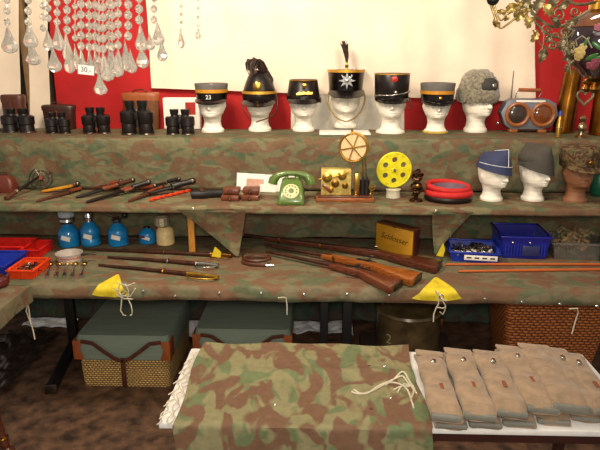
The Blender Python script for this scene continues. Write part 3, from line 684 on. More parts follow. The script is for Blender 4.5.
# middle shelf heads
midg = 'mannequin heads on the middle shelf'
s = .97; rz = R(28)
hd_, P_ = head('white foam head under the blue side cap', 491, 202, M_, s, rz, sz=.88)
o = hat('forage_cap', 'blue side cap with white piping', P_, s, rz, sz=.88, dz=.012, group='military caps on the middle shelf')
bluef = mat('blue_felt', (46, 54, 88), .8)
def sidecap(m, z0, z1, peak, tilt):
    rs = []
    for i in range(10):
        t = i/9; z = z0+(z1-z0)*t; r = .088*(1-.15*t); wx = r*(1-t**3.2*.92)
        n = 36; rs.append([Vector((math.cos(2*PI*k/n)*wx, math.sin(2*PI*k/n)*r*1.25+.0, z+tilt*math.cos(2*PI*k/n+.3)*(1-t)+peak*(-math.sin(2*PI*k/n))*t+.012*math.sin(2*PI*k/n)*(1-t))) for k in range(n)])
    new(m).rings(rs, cap=(False, True)).build('cap_body', parent=o, smooth=60)
    return rs
rs = sidecap(bluef, .172, .292, .02, -.016)
pip = mat('white_piping', (220, 220, 225), .6)
new(pip).tube([p+Vector((0, 0, .001)) for p in rs[9]][18:37]+[rs[9][0]], .0022, 6).build('piping', parent=o)
tp = [r[26] + Vector((0, -.002, 0)) for r in rs]; new(pip).tube([rs[i][27]+Vector((0, -.0015, 0)) for i in range(9, 2, -1)], .0022, 6).build('piping', parent=o)
new(pip).tube([Vector((p.x*1.01, p.y*1.01, p.z)) for p in rs[3]][16:38-2], .002, 6).build('piping', parent=o)
rz = R(24); hd_, P_ = head('white foam head under the plain grey side cap', 532, 202, M_, s, rz, sz=.94)
o = hat('forage_cap', 'plain dark grey side cap', P_, s, rz, sz=.94, dz=.012, group='military caps on the middle shelf')
sidecap(mat('charcoal_felt', (66, 62, 56), .85), .166, .312, .0, -.02)
new(mat('charcoal_felt', (66, 62, 56))).ball((.0, .01, .23), .088, 24, 12, (1, 1.15, .7)).build('cap_lining', parent=o)
brf = mat('brown_mannequin', (134, 88, 58), .6, var=.06)
rz = R(8); hd_, P_ = head('brown mannequin head at the right end of the middle shelf', 574, 204, M_, 1.0, rz, m=brf, sz=1.02)
o = hat('camouflage_hat', 'peaked camouflage field cap on the brown head', P_, 1.02, rz, group='military caps on the middle shelf')
cc = camo('camouflage_cap_cloth', (104, 84, 54), (64, 40, 26), (72, 70, 44), 30)
crown(o, 'crown', cc, [(.188, .087), (.19, .09), (.24, .096), (.275, .1), (.29, .09), (.3, .05), (.303, .001)]); visor(o, cc, .196, .09, .042, .02)
new(dbrass).ball((0, -.11, .225), .012, 10, 8, (1.3, .4, 1)).build('badge', parent=o)
tag(new(mat('green_glass', (24, 92, 66), .4)).lathe([(.03, 0), (.045, .02), (.045, .12), (.02, .16), (.02, .18)], n=20).build('green_vase', loc=(at(606, 200, M_).x, at(606, 200, M_).y+.1, M_+.001)), 'dark green vessel at the right end of the middle shelf', 'vase')

# ------------------------------------------------------------------ binoculars, cases on the top shelf
def binocular(label, x0, x1, ytop, base, folded=0, s=None):
    P_ = at((x0+x1)/2, base, S); P_.y += .035; P_.z = S+.001; k = (P_.y*.961+.15)/F; W = (x1-x0)*k; H = (base-ytop)*k
    o = thing('binoculars', label, 'binoculars', P_, group='black binoculars standing on the top shelf'); r = W*.235
    for sx in (-1, 1):
        x = sx*(W/2-r); xi = x*.72
        new(blackl).lathe([(r*.9, 0), (r*.95, H*.02), (r*.86, H*.3), (r, H*.34), (r*1.02, H*.62), (r*.8, H*.67), (0, H*.67)], n=20).build('barrel', parent=o, loc=(x, 0, 0))
        new(black).lathe([(r*.6, 0), (r*.5, H*.18), (r*.6, H*.22), (r*.66, H*.38), (0, H*.39)], n=18).build('eyepiece', parent=o, loc=(xi, 0, H*.56))
        new(steel).torus((x, 0, H*.02), r*.98, r*.08, 20, 6).build('lens_ring', parent=o, loc=(0, 0, 0.0))
    new(black).cyl((0, 0, H*.2), (0, 0, H*.72), r*.28, n=12).build('hinge', parent=o)
    new(blackl).box((0, 0, H*.52), (W-2.0*r, r*.8, H*.2), b=.002).build('bridge', parent=o)
    new(steel).lathe([(r*.4, 0), (r*.4, H*.08), (0, H*.08)], n=14).build('focus_wheel', parent=o, loc=(0, 0, H*.66))
    return o
def leather_case(label, x0, x1, ytop, base, m, dy=.1, lidm=None, loop=True):
    P_ = at((x0+x1)/2, base, S); P_.y += dy; P_.z = S+.001; k = (P_.y*.961+.15)/F; W = (x1-x0)*k; H = (base-ytop)*k
    o = thing('leather_case', label, 'case', P_, group='leather binocular cases on the top shelf')
    def rg(z, s_, ): return [Vector((math.copysign(abs(math.cos(a))**.6, math.cos(a))*W/2*s_, math.copysign(abs(math.sin(a))**.6, math.sin(a))*.045*s_, z)) for a in [2*PI*j/28 for j in range(28)]]
    new(m).rings([rg(0, .86), rg(.004, .9), rg(H*.8, .96)]).build('case_body', parent=o, smooth=50)
    new(lidm or m).rings([rg(H*.78, 1.0), rg(H*.9, 1.02), rg(H*.97, .99), rg(H, .9)]).build('lid', parent=o, smooth=50)
    if loop: new(brownl).tube([(-W*.2, -.02, H), (-W*.12, -.03, H+.015), (0.02, -.03, H+.02), (W*.22, -.02, H)], .004, 6).build('carry_strap', parent=o)
    new(brownl).box((0, -.048, H*.6), (.016, .005, H*.4), b=.001).build('strap', parent=o)
    return o
leather_case('dark brown leather case behind the leftmost binoculars', -2, 21, 97, 131, brownl, .1, loop=False)
binocular('black binoculars at the left end of the top shelf', 0, 33, 108, 133)
leather_case('dark brown leather case behind the small binoculars, against a cream panel', 38, 71, 107, 131, mat('dark_brown_leather', (60, 32, 24), .4), .1)
binocular('small black binoculars before the second dark leather case', 44, 69, 112, 134)
binocular('black binoculars standing alone before the red cloth', 81, 109, 107, 134)
leather_case('brown leather case with tan rimmed lid behind the tallest binoculars', 120, 157, 95, 131, mat('warm_brown_leather', (112, 66, 36), .45, bump=.2), .1, tanl)
binocular('largest black binoculars before the tan-lidded leather case', 120, 153, 100, 135)
P_ = at(179, 131, S); P_.y += .13; k = (P_.y*.961+.15)/F
o = thing('cardboard_box', 'white cardboard box behind the compact binoculars', 'box', (P_.x, P_.y, S+.001)); new(white).box((0, 0, 15.2*k), (36*k, .06, 30*k), b=.002).build('box_body', parent=o); new(redb).box((9*k, -.031, 20*k), (10*k, .001, 12*k)).build('printed_panel', parent=o)
binocular('compact black binoculars before the white box', 165, 194, 109, 135)

# ------------------------------------------------------------------ goggle lamp
P_ = at(528, 133, S); P_.y += .05; k = (P_.y*.961+.15)/F
lg = mat('grey_blue_metal', (116, 118, 126), .4, .3); ob = mat('orange_bakelite', (150, 86, 42), .3, coat=.4)
o = thing('signal_lamp', 'grey double-lens signal lamp with orange rings and carrying handle', 'lamp', (P_.x, P_.y, S+.001), R(-3))
W, H = 54*k, 29*k
oc = [(-W/2, H*.55), (-W/2+.03, H*.9), (-W*.3, H), (W*.3, H), (W/2-.02, H*.85), (W/2, H*.5), (W/2-.03, H*.12), (W*.25, 0), (-W*.3, 0), (-W/2+.03, H*.15)]
new(lg).prism(oc, -.05, .05, .006, Matrix.Translation((0, 0, .02)) @ Matrix.Rotation(PI/2, 4, 'X')).build('housing', parent=o, smooth=30)
new(white).box((0, -.052, H*.93+.02), (W*.5, .004, .012), b=.001).build('name_strip', parent=o)
amber = mat('amber_glass', (112, 58, 22), .1, coat=1); dk = mat('dark_lens', (58, 46, 40), .2, coat=.5)
for x, lm in ((-W*.21, dk), (W*.23, amber)):
    rg = new(ob).torus((x, -.056, H*.5+.02), 10.2*k, 1.8*k, 32, 8, M=Matrix.Rotation(PI/2, 3, 'X')).build('lens_ring', parent=o)
    new(lm).lathe([(9.6*k, 0), (8.4*k, .006), (4*k, .012), (0, .013)], (x, -.05, H*.5+.02), 28, M=Matrix.Rotation(PI/2, 4, 'X')).build('lens', parent=o)
new(ob).box((0, -.06, H*.52+.02), (5*k, .012, 6*k), b=.003).build('bridge', parent=o)
for x in (-W*.25, W*.25): new(ob).box((x, -.02, .011), (.05, .07, .02), b=.004).build('foot', parent=o)
new(tanl).cyl((-.065, 0, H+.072), (.065, 0, H+.07), .011, n=14).build('handle', parent=o)
new(silver).tube([(-.06, 0, H+.07), (-.075, 0, H+.06), (-.08, 0, H+.03), (-.08, 0, H+.015)], .003, 6).build('handle_wire', parent=o)
new(silver).tube([(.06, 0, H+.07), (.075, 0, H+.06), (.06, 0, H+.03), (.09, 0, H+.015)], .003, 6).build('handle_wire', parent=o)
new(silver).ball((-W/2-.005, -.02, H*.3), .012, 10, 8).build('knob', parent=o)
q = aty(508, 131, 3.8); tag(new(steel).tube([(0, 0, 0), (0, 0, .37)], [.005, .003], 8).build('metal_rod', loc=(q.x, 3.8, S+.001)), 'thin upright metal rod behind the signal lamp', 'rod')
# shell cases
P_ = at(563, 137, S); P_.y += .07; k = (P_.y*.961+.15)/F
shb = mat('dull_brass', (150, 98, 36), .3, 1, var=.25, vs=10)
def shell(label, px, base, W, H, tilt=0, dy=.07):
    P_ = at(px, base, S); P_.y += dy; P_.x = aty(px, base, P_.y).x; k = (P_.y*.961+.15)/F; r = W*k/2
    o = thing('shell_case', label, 'shell case', (P_.x, P_.y, S+.001), group='brass shell cases', rot=(0, R(tilt), 0))
    new(shb).lathe([(r*1.08, 0), (r*1.1, .006), (r*.98, .01), (r, .02), (r*.97, H*k*.55), (r*.93, H*k*.97), (r*.96, H*k), (r*.85, H*k), (r*.84, .03), (0, .025)], n=36).build('case_body', parent=o, smooth=40)
    return o
shell('tall brass shell case right of the signal lamp', 562, 135, 19, 60, 4, .12)
shell('second brass shell case cut off at the right edge', 599, 137, 20, 55, 0, .1)
P_ = at(559, 138, S); P_.y += .02; o = thing('cartridge', 'small brass cartridge with blue tip before the shell case', 'cartridge', (P_.x, P_.y, S+.001)); k = .0059
new(brass).lathe([(.018, 0), (.019, .004), (.016, .007), (.016, .09), (.011, .11), (.011, .125), (0, .126)], n=20).build('casing', parent=o)
new(silver).torus((0, 0, .055), .0165, .002, 20, 6).build('ring', parent=o)
new(mat('blue_tip', (40, 60, 150), .4)).lathe([(.0105, .12), (.01, .14), (.005, .153), (0, .156)], n=16).build('tip', parent=o)
P_ = at(582, 138, S); P_.y += .02; o = tag(new(mat('tarnished_silver', (170, 150, 120), .25, 1)).lathe([(.034, 0), (.034, .006), (.014, .015), (.012, .03), (.024, .045), (.027, .06), (.02, .075), (.01, .085), (.018, .1), (.02, .11), (.008, .125), (0, .128)], n=24).build('candlestick', loc=(P_.x, P_.y, S+.001)), 'small turned metal candlestick between the shell cases', 'candlestick')

# ------------------------------------------------------------------ middle shelf objects
def on(px, py, z, up=.001): P_ = at(px, py, z); P_.z = z+up; return P_
# telephone
P_ = on(291, 205, M_); P_.y += .05; k = (P_.y*.961+.21)/F
tg = mat('green_plastic', (84, 108, 44), .3, var=.04, coat=.3)
o = thing('telephone', 'green rotary telephone on the middle shelf', 'telephone', P_)
def rr2(w_, d, z, oy, r=.02):
    out = []
    for cx, cy, a0 in ((w_/2-r, d/2-r, 0), (-w_/2+r, d/2-r, 90), (-w_/2+r, -d/2+r, 180), (w_/2-r, -d/2+r, 270)):
        for q in range(6): t = R(a0+q*18); out.append(Vector((cx+r*math.cos(t), oy+cy+r*math.sin(t), z)))
    return out
new(tg).rings([rr2(.135, .19, .0, .03), rr2(.145, .2, .006, .03), rr2(.14, .19, .035, .035), rr2(.12, .135, .085, .06), rr2(.105, .09, .112, .075), rr2(.06, .05, .118, .075)]).build('phone_body', parent=o, smooth=60)
dm = Matrix.Translation((0, -.03, .068)) @ Matrix.Rotation(R(50), 4, 'X')
crm = mat('cream_plastic', (214, 200, 150), .4)
d = MB().m(crm); d.T = dm; d.lathe([(.041, -.01), (.043, .004), (.036, .008), (.0, .009)], n=32); d.build('dial', parent=o)
d = MB().m(tg); d.T = dm
for i in range(10): d.lathe([(.0048, 0), (.0048, .0015), (0, .0018)], (math.cos(i*.55-.3)*.03, math.sin(i*.55-.3)*.03, .0085), 10)
d.lathe([(.015, 0), (.014, .003), (0, .0035)], (0, 0, .0085), 18); d.build('finger_wheel', parent=o)
hs = [(-.105, 0, .09), (-.1, 0, .112), (-.075, 0, .135), (-.03, 0, .147), (.03, 0, .147), (.075, 0, .135), (.1, 0, .112), (.105, 0, .09)]
mb = new(tg).tube([(x, .07, z) for x, y, z in hs], [.027, .026, .019, .0145, .0145, .019, .026, .027], 16)
mb.build('handset', parent=o, smooth=70)
new(tg).box((.03, .08, .12), (.02, .05, .025), b=.005).build('cradle', parent=o); new(tg).box((-.03, .08, .12), (.02, .05, .025), b=.005).build('cradle', parent=o)
# document
P_ = on(266, 189, M_); 
o = thing('paper_document', 'white printed certificate leaning behind the telephone', 'paper', (P_.x, 3.355, M_+.001), rot=(R(-10), R(3), 0))
new(white).box((0, 0, .05), (.335, .003, .1)).build('sheet', parent=o); new(mat('print_pink', (196, 150, 130), .7)).box((-.06, -.002, .05), (.1, .001, .04)).build('printed_emblem', parent=o)
new(white).box((.02, -.03, .022), (.1, .003, .045), rz=.3).build('folded_slip', parent=o)
# ammunition pouches (brown)
for i, (x, lb) in enumerate(((230, 'brown leather double pouch, the one nearer the daggers'), (250, 'brown leather double pouch, the one nearer the telephone'))):
    P_ = on(x, 202-i*.3, M_); o = thing('leather_pouch', lb, 'pouch', (P_.x, P_.y+.05, M_+.001), R(-4), group='brown leather pouches on the middle shelf')
    lm = mat('chestnut_leather', (106, 56, 34), .35, bump=.3, coat=.2)
    for j in range(2):
        mb = new(lm); mb.box((0, .02*j, .016+.034*j), (.098-.006*j, .08, .031), b=.008, rz=.05*j); mb.build('pouch_box', parent=o)
        new(brownl).box((.0, -.042+.02*j, .016+.034*j), (.022, .006, .028), b=.002).build('flap_strap', parent=o)
        new(dbrass).ball((0, -.047+.02*j, .012+.034*j), .004, 8, 6).build('stud', parent=o)
# black holster
P_ = on(206, 199, M_)
o = thing('pistol_holster', 'black leather holster on the middle shelf', 'holster', (P_.x, P_.y+.03, M_+.001), R(11)); new(blackl).prism([(-.085, -.03), (-.02, -.036), (.02, -.024), (.085, -.02), (.09, .025), (.03, .04), (-.06, .03), (-.09, .01)], 0, .045, .012).build('holster_body', parent=o)
new(brownl).box((-.03, 0, .047), (.02, .07, .004), b=.001, rz=.2).build('strap', parent=o)
# daggers
def dagger(label, a, b, hm, sm_, w_=.022, hf=.35, group='daggers and bayonets laid on the middle shelf', up=0, cat='dagger', name='dagger'):
    w_ *= 1.25; A = on(*a, M_); B = on(*b, M_)
    if A.y > 3.33: A = aty(a[0], a[1], 3.33)
    if B.y > 3.33: B = aty(b[0], b[1], 3.33)
    d = B-A; L = d.length
    o = thing(name, label, cat, (A.x, A.y, max(A.z, M_+.001)+up+.001), 0, group=group, rot=(0, -math.asin(max(-.5, min(.5, d.z/L))), math.atan2(d.y, d.x))); h = L*hf
    new(sm_).prism([(0, 0), (w_*.5, w_*.35), (L-h, w_*.5), (L-h, -w_*.5), (w_*.5, -w_*.35)], 0, .014, .004).build('scabbard', parent=o)
    new(steel).box((L-h, 0, .009), (.008, w_*2.2, .016), b=.002).build('crossguard', parent=o)
    new(hm).tube([(L-h, 0, .012), (L-h*.7, 0, .012), (L-h*.4, 0, .012), (L-h*.1, 0, .012)], [w_*.42, w_*.5, w_*.42, w_*.5], 10).build('grip', parent=o)
    new(steel).ball((L-h*.05, 0, .012), w_*.55, 10, 8).build('pommel', parent=o); return o
ywd = mat('yellow_wood', (206, 140, 32), .4); rdw = mat('red_brown_wood', (120, 52, 26), .35, coat=.3)
orr = mat('orange_red_plastic', (206, 60, 24), .4)
blk = black
dagger('dagger in a yellow-brown scabbard near the wire wheel', (42, 193), (78, 186), rdw, ywd, .026, .1)
dagger('long thin dagger tilted below the yellow scabbard', (36, 203), (82, 190), rdw, brownl, .018, .3)
dagger('brown gripped bayonet with dark scabbard right of the yellow one', (76, 199), (118, 187), rdw, blk, .022, .38)
dagger('bayonet with reddish grip, second from the yellow scabbard', (86, 204), (136, 188), rdw, blackl, .022, .32)
dagger('short bayonet behind with brown grip', (92, 190), (122, 183), rdw, brownl, .02, .4)
dagger('bayonet with a dark grip pointing at the black holster', (112, 196), (150, 184), blk, rdw, .024, .45)
dagger('bayonet with brown handle behind the orange rod', (128, 203), (163, 189), rdw, brownl, .02, .45)
dagger('long black scabbard lying right beside the holster', (140, 197), (194, 183), blackl, blackl, .03, .4)
dagger('dark knife behind the long black scabbard', (150, 188), (180, 181), blk, blackl, .02, .4)
dagger('brown knife crossing behind the reddish-gripped bayonet', (100, 192), (134, 182), brownl, rdw, .024, .4)
dagger('knife with brass coloured collar touching the long black scabbard', (122, 191), (156, 188), rdw, blackl, .024, .5)
dagger('slim dark knife lying nearest the wire wheel, beneath the yellow scabbard', (52, 197), (80, 191), blackl, blk, .022, .35)
A = on(150, 202, M_); B = on(190, 192, M_); mb = new(orr)
for j in range(2): mb.tube([A.lerp(B, i/24)+Vector((0, math.cos(i*.9+j*PI)*.005, .01+math.sin(i*.9+j*PI)*.005)) for i in range(25)], .006, 7)
tag(mb.build('twisted_handle', smooth=60), 'bright orange-red twisted handle before the black scabbard', 'handle')
# wire wheel and knife
P_ = on(32, 195, M_); o = thing('wire_wheel', 'round wire wheel leaning at the left of the middle shelf', 'wheel', (P_.x, P_.y+.11, M_+.006), rot=(R(-24), 0, R(10)))
mb = new(steel).torus((0, 0, .07), .066, .004, 36, 6, M=Matrix.Rotation(PI/2, 3, 'X')); mb.torus((0, 0, .07), .045, .0025, 30, 6, M=Matrix.Rotation(PI/2, 3, 'X'))
mb.build('rim', parent=o); mb = new(steel)
for i in range(12): a = i*PI/6; mb.tube([(0, 0, .07), (math.cos(a)*.066, 0, .07+math.sin(a)*.066)], .002, 5)
mb.build('spokes', parent=o); new(rdw).lathe([(.014, -.01), (.014, .01), (0, .011)], (0, 0, .07), 14, M=Matrix.Rotation(PI/2, 4, 'X')).build('hub', parent=o)
A = on(6, 201, M_); B = on(46, 188, M_); o = thing('dagger', 'dark dagger with bright collar lying before the wire wheel', 'dagger', (A.x, A.y, M_+.012), math.atan2((B-A).y, (B-A).x)-.1, rot=None); L = (B-A).length
o.rotation_euler = (0, R(-13), math.atan2((B-A).y, (B-A).x))
new(brownl).tube([(0, 0, 0), (.05, 0, 0), (L*.3, 0, 0)], [.013, .012, .01], 10).build('grip', parent=o); new(silver).lathe([(.014, -.008), (.015, 0), (.014, .008)], n=14, M=Matrix.Rotation(PI/2, 4, 'Y')).build('collar', parent=o, loc=(L*.26, 0, 0)); new(blackl).tube([(L*.3, 0, 0), (L, 0, 0)], [.01, .006], 8).build('scabbard', parent=o)
P_ = on(4, 192, M_); o = thing('leather_bag', 'reddish brown leather bag at the left end of the middle shelf', 'bag', (P_.x, 3.3, M_+.001)); new(mat('oxblood_leather', (100, 44, 30), .4, bump=.3)).rings([sq(.14, .08, 0, .02), sq(.15, .09, .03, .02), sq(.13, .07, .075, .02), sq(.08, .04, .1, .015)]).build('bag_body', parent=o, smooth=60); new(brownl).tube([(-.04, 0, .09), (-.02, 0, .115), (.03, 0, .115), (.05, 0, .09)], .004, 6).build('handle', parent=o)
# telegraph
P_ = on(345, 203, M_); k = (P_.y*.961+.21)/F; P_.y += .07
o = thing('morse_telegraph', 'brass morse telegraph with paper reel on a wooden base', 'telegraph', P_)
new(wood).box((0, 0, .012), (58*k, .13, .024), b=.004).build('base', parent=o); new(dwood).box((0, 0, .028), (54*k, .115, .01), b=.003).build('base_moulding', parent=o)
bp_ = mat('polished_brass', (214, 190, 104), .3, .4, var=.2, vs=50)
bx, bz = -9*k, .034
new(bp_).box((bx, .0, bz+13*k), (30*k, .07, 26*k), b=.003).build('clockwork_case', parent=o)
for i, (x, z, r_) in enumerate(((-18, 18, 5), (-10, 12, 4), (-3, 20, 4.5), (0, 10, 3), (-14, 6, 2.6))): new(dbrass if i % 2 else brass).lathe([(r_*k, 0), (r_*k, .006), (r_*k*.4, .009), (r_*k*.35, .02), (0, .02)], (x*k, -.035, bz+z*k), 20, M=Matrix.Rotation(PI/2, 4, 'X')).build('gear', parent=o)
new(rdw).box((-18*k, -.045, bz+7*k), (3*k, .008, 12*k), ry=R(-50), b=.002).build('lever', parent=o)
new(brass).tube([(-27*k, -.03, bz+16*k), (-10*k, -.04, bz+19*k), (4*k, -.04, bz+24*k)], .004, 8).build('arm', parent=o)
new(brass).box((12*k, 0, bz+11*k), (5*k, .04, 22*k), b=.002).build('pillar', parent=o)
for x in (18, 22): new(blackl).lathe([(3*k, 0), (3*k, 15*k), (1.5*k, 15.5*k), (1.2*k, 18*k), (0, 18*k)], (x*k, -.01, bz), 16).build('coil', parent=o)
new(brass).torus((27*k, -.03, bz+8*k), 3*k, .003, 18, 6, M=Matrix.Rotation(PI/2, 3, 'X')).build('key_ring', parent=o)
new(brass).lathe([(.008, 0), (.004, .01), (.004, .03), (.009, .04), (0, .045)], (26*k, -.02, bz), 12).build('terminal', parent=o)
new(brass).tube([(18*k, .02, bz+15*k), (18*k, .02, bz+34*k), (12*k, .01, bz+46*k), (8*k, -.005, bz+48*k)], .005, 8).build('reel_arm', parent=o)
new(dbrass).tube([(22*k, .03, bz+12*k), (20*k, .03, bz+44*k)], .003, 6).build('reel_rod', parent=o)
rc = Matrix.Translation((8*k, -.02, bz+48*k)) @ Matrix.Rotation(R(-14), 4, 'Z') @ Matrix.Rotation(PI/2, 4, 'X')
d = MB().m(mat('cream_paper_roll', (226, 190, 140), .6, var=.05)); d.T = rc; d.lathe([(12.5*k, -.012), (12.5*k, .012), (0, .0125)], n=40); d.build('paper_reel', parent=o)
d = MB().m(brass); d.T = rc; d.torus((0, 0, .012), 14*k, .0045, 40, 8); d.torus((0, 0, -.014), 14*k, .004, 40, 8); d.build('reel_rim', parent=o)
d = MB().m(brass); d.T = rc
for a in (.2, .2+PI/3, .2+2*PI/3): d.box((0, 0, .015), (27*k, .006, .003), rz=a)
d.lathe([(.008, .012), (.007, .022), (0, .023)], n=12); d.build('reel_spokes', parent=o)
new(brass).cyl((6*k, -.02, bz+60*k), (6*k, -.02, bz+66*k), .006, n=10).build('finial', parent=o)
# yellow wheel
P_ = on(394, 200, M_); P_.y += .05; k = (P_.y*.961+.21)/F
yp = mat('yellow_plastic', (226, 214, 30), .35)
o = thing('yellow_reel', 'bright yellow perforated wheel standing on a white pot', 'wheel', P_)
new(mat('pale_ceramic', (204, 200, 176), .4)).lathe([(.036, 0), (.04, .004), (.038, .04), (.042, .05), (.03, .052), (0, .052)], n=28).build('pot_base', parent=o)
pc = (0, 0, .05+17*k+.012)
M4 = Matrix.Translation(pc) @ Matrix.Rotation(R(8), 4, 'Z') @ Matrix.Rotation(PI/2, 4, 'X')
# wheel plate with six true holes
R0 = 16.6*k; hr = 2.7*k; d = MB().m(yp); d.T = M4
outer = []; nseg = 6
def plate(d, z0, z1):
    for s_ in range(6):
        a0 = s_*PI/3; hc = Vector((math.cos(a0+PI/6)*R0*.62, math.sin(a0+PI/6)*R0*.62))
        hole = [hc+Vector((math.cos(t), math.sin(t)))*hr for t in [2*PI*i/24 for i in range(24)]]
        out = []
        for h_ in hole:
            dr = (h_-hc).normalized(); t = 0.0005
            while t < R0:
                p_ = hc+dr*t; a = (math.atan2(p_.y, p_.x)-a0) % (2*PI)
                if p_.length > R0*1.0 or p_.length < R0*.12 or a > PI/3+1e-4: break
                t += .0004
            out.append(hc+dr*max(t-.0002, 0))
        vs = []
        for z in (z0, z1):
            vs += [(p_.x, p_.y, z) for p_ in hole]+[(p_.x, p_.y, z) for p_ in out]
        n = 24; fs = []
        for i in range(n):
            j = (i+1) % n; fs += [[i, j, n+j, n+i], [2*n+i, 3*n+i, 3*n+j, 2*n+j], [i, 2*n+i, 2*n+j, j]]
        d.add(vs, fs)
plate(d, -.006, .006)
d.torus((0, 0, 0), R0, .007, 44, 8); d.lathe([(R0*.16, -.008), (R0*.16, .008), (0, .009)], n=20)
d.build('perforated_wheel', parent=o, smooth=30)
d = new(silver); d.T = M4; d.lathe([(R0*.1, .008), (R0*.1, .013), (0, .014)], n=14); d.build('hub', parent=o)
# bronze ornament
P_ = on(417, 203, M_); P_.y += .04; o = thing('bronze_ornament', 'dark bronze scrolled ornament beside the yellow wheel', 'ornament', P_); rnd = random.Random(5)
mb = new(mat('dark_bronze', (74, 44, 26), .3, .8, var=.4)); mb.lathe([(.038, 0), (.034, .012), (.012, .02), (.012, .05)], n=20); mb.build('base', parent=o)
mb = new(mat('dark_bronze', (74, 44, 26)))
for i in range(9):
    a = i*2.4; z = .04+.015*i; mb.tube([(math.cos(a+t*1.2)*(.012+.02*math.sin(t*1.2)), math.sin(a+t*1.2)*.02, z+.01*math.sin(t*2)) for t in [j*.45 for j in range(9)]], .006, 7)
mb.build('scrollwork', parent=o); new(brass).ball((0, -.025, .09), .012, 10, 8).build('boss', parent=o)
# red cap upside down
P_ = on(452, 205, M_); P_.y += .1; o = thing('upturned_cap', 'upturned black peaked cap with red band on the middle shelf', 'cap', P_, R(-5))
rf = mat('red_felt', (190, 26, 24), .75, var=.08)
def ov(r, z, sy=.8): return [Vector((math.cos(2*PI*k/44)*r, math.sin(2*PI*k/44)*r*sy, z)) for k in range(44)]
new(blackl).rings([ov(.08, 0), ov(.125, .006), ov(.132, .02), ov(.125, .032)]).build('crown', parent=o, smooth=60)
new(rf).torus((0, 0, .045), .112, .019, 44, 10, sx=1, sy=.78).build('red_band', parent=o); new(rf).torus((-.004, .004, .078), .108, .015, 44, 10, sx=1, sy=.78, M=Euler((R(6), R(3), 0)).to_matrix()).build('red_band', parent=o)
new(mat('lilac_lining', (120, 96, 110), .5)).rings([ov(.095, .06, .76), ov(.09, .085, .76), ov(.084, .086, .76), ov(.08, .05, .76)], cap=(False, True)).build('lining', parent=o, smooth=60)
new(white).box((.005, -.01, .056), (.06, .035, .003), rz=.2).build('label_patch', parent=o)

# ------------------------------------------------------------------ table objects
gas = mat('blue_gas_paint', (24, 132, 196), .3, .1, var=.06, coat=.4)
def canister(label, px, base, w_px, body_px, z=T, top='burner'):
    P_ = on(px, base, z); P_.y += .04; P_.x = aty(px, base, P_.y).x; k = (P_.y*.961+.29)/F; r = w_px*k/2; H = body_px*k*.88
    o = thing('gas_canister', label, 'gas canister', (P_.x, P_.y, z+.001), group='blue camping gas canisters')
    new(gas).lathe([(r*.85, 0), (r, .006), (r, H*.3), (r*.96, H*.32), (r, H*.34), (r, H*.62), (r*.9, H*.74), (r*.6, H*.9), (r*.42, H), (0, H)], n=28).build('canister_body', parent=o, smooth=40)
    new(white).box((r*.1, -r*.985, H*.45), (r*.9, .003, H*.2), b=.001, ry=R(15)).build('sticker', parent=o)
    if top == 'globe':
        new(silver).lathe([(r*.4, H), (r*.5, H*1.1), (r*.75, H*1.15), (r*.7, H*1.25), (r*.4, H*1.3)], n=20).build('burner', parent=o)
        new(mat('frosted_glass', (200, 215, 225), .3, trans=.5, var=.03)).lathe([(r*.6, H*1.3), (r*.78, H*1.36), (r*.8, H*1.75), (r*.6, H*1.82), (0, H*1.83)], n=24).build('globe', parent=o)
    elif top == 'burner':
        new(silver).lathe([(r*.35, H), (r*.35, H*1.15), (r*.5, H*1.2), (r*.4, H*1.35), (r*.2, H*1.4)], n=16).build('valve', parent=o); new(black).ball((0, 0, H*1.48), r*.35, 12, 8).build('burner_head', parent=o)
    elif top == 'tap':
        new(silver).lathe([(r*.35, H), (r*.4, H*1.12), (r*.5, H*1.18), (r*.2, H*1.3)], n=16).build('valve', parent=o)
        new(steel).tube([(r*.2, 0, H*1.2), (r*.8, 0, H*1.35)], .006, 8).build('spout', parent=o); new(black).ball((r*.85, 0, H*1.37), r*.33, 12, 8).build('burner_head', parent=o); new(steel).tube([(0, 0, H*1.25), (-r*1.0, 0, H*1.4), (-r*1.3, 0, H*1.5)], .004, 8).build('tap_lever', parent=o)
    else:
        new(black).lathe([(r*.4, H), (r*.35, H*1.08), (0, H*1.1)], n=14).build('cap', parent=o); new(mat('maroon_label', (110, 30, 40), .5)).box((-r*.3, -r, H*.55), (r*.6, .003, H*.16), b=.001).build('label_patch', parent=o)
    return o
canister('blue gas canister with frosted globe lantern on top', 70, 248, 20, 26, top='globe')
canister('blue gas canister with dark burner, beside the globe lantern', 91.5, 247, 19, 28, top='burner')
canister('blue gas canister with tap lever and side spout', 119, 247, 20, 26, top='tap')
canister('small blue gas canister next to the cream burner', 148, 245, 17, 18, top='cap')
P_ = on(165, 246, T); P_.y += .04; k = (P_.y*.961+.29)/F; cp = mat('cream_enamel', (236, 208, 148), .4)
o = thing('cream_burner', 'cream enamel camping burner with crinkled metal top', 'burner', (aty(166, 246, P_.y).x, P_.y, T+.001)); r = 9*k
new(cp).lathe([(r*.9, 0), (r, .005), (r*1.0, 12*k), (r*.85, 16*k), (r*.6, 18*k), (0, 18*k)], n=26).build('burner_body', parent=o); new(mat('crinkled_foil', (180, 172, 140), .4, .5, bump=1, bs=80)).lathe([(r*.5, 18*k), (r*.85, 20*k), (r*.8, 28*k), (r*.5, 30*k), (0, 30*k)], (-r*.3, 0, 0), 12).build('foil_top', parent=o, smooth=20)
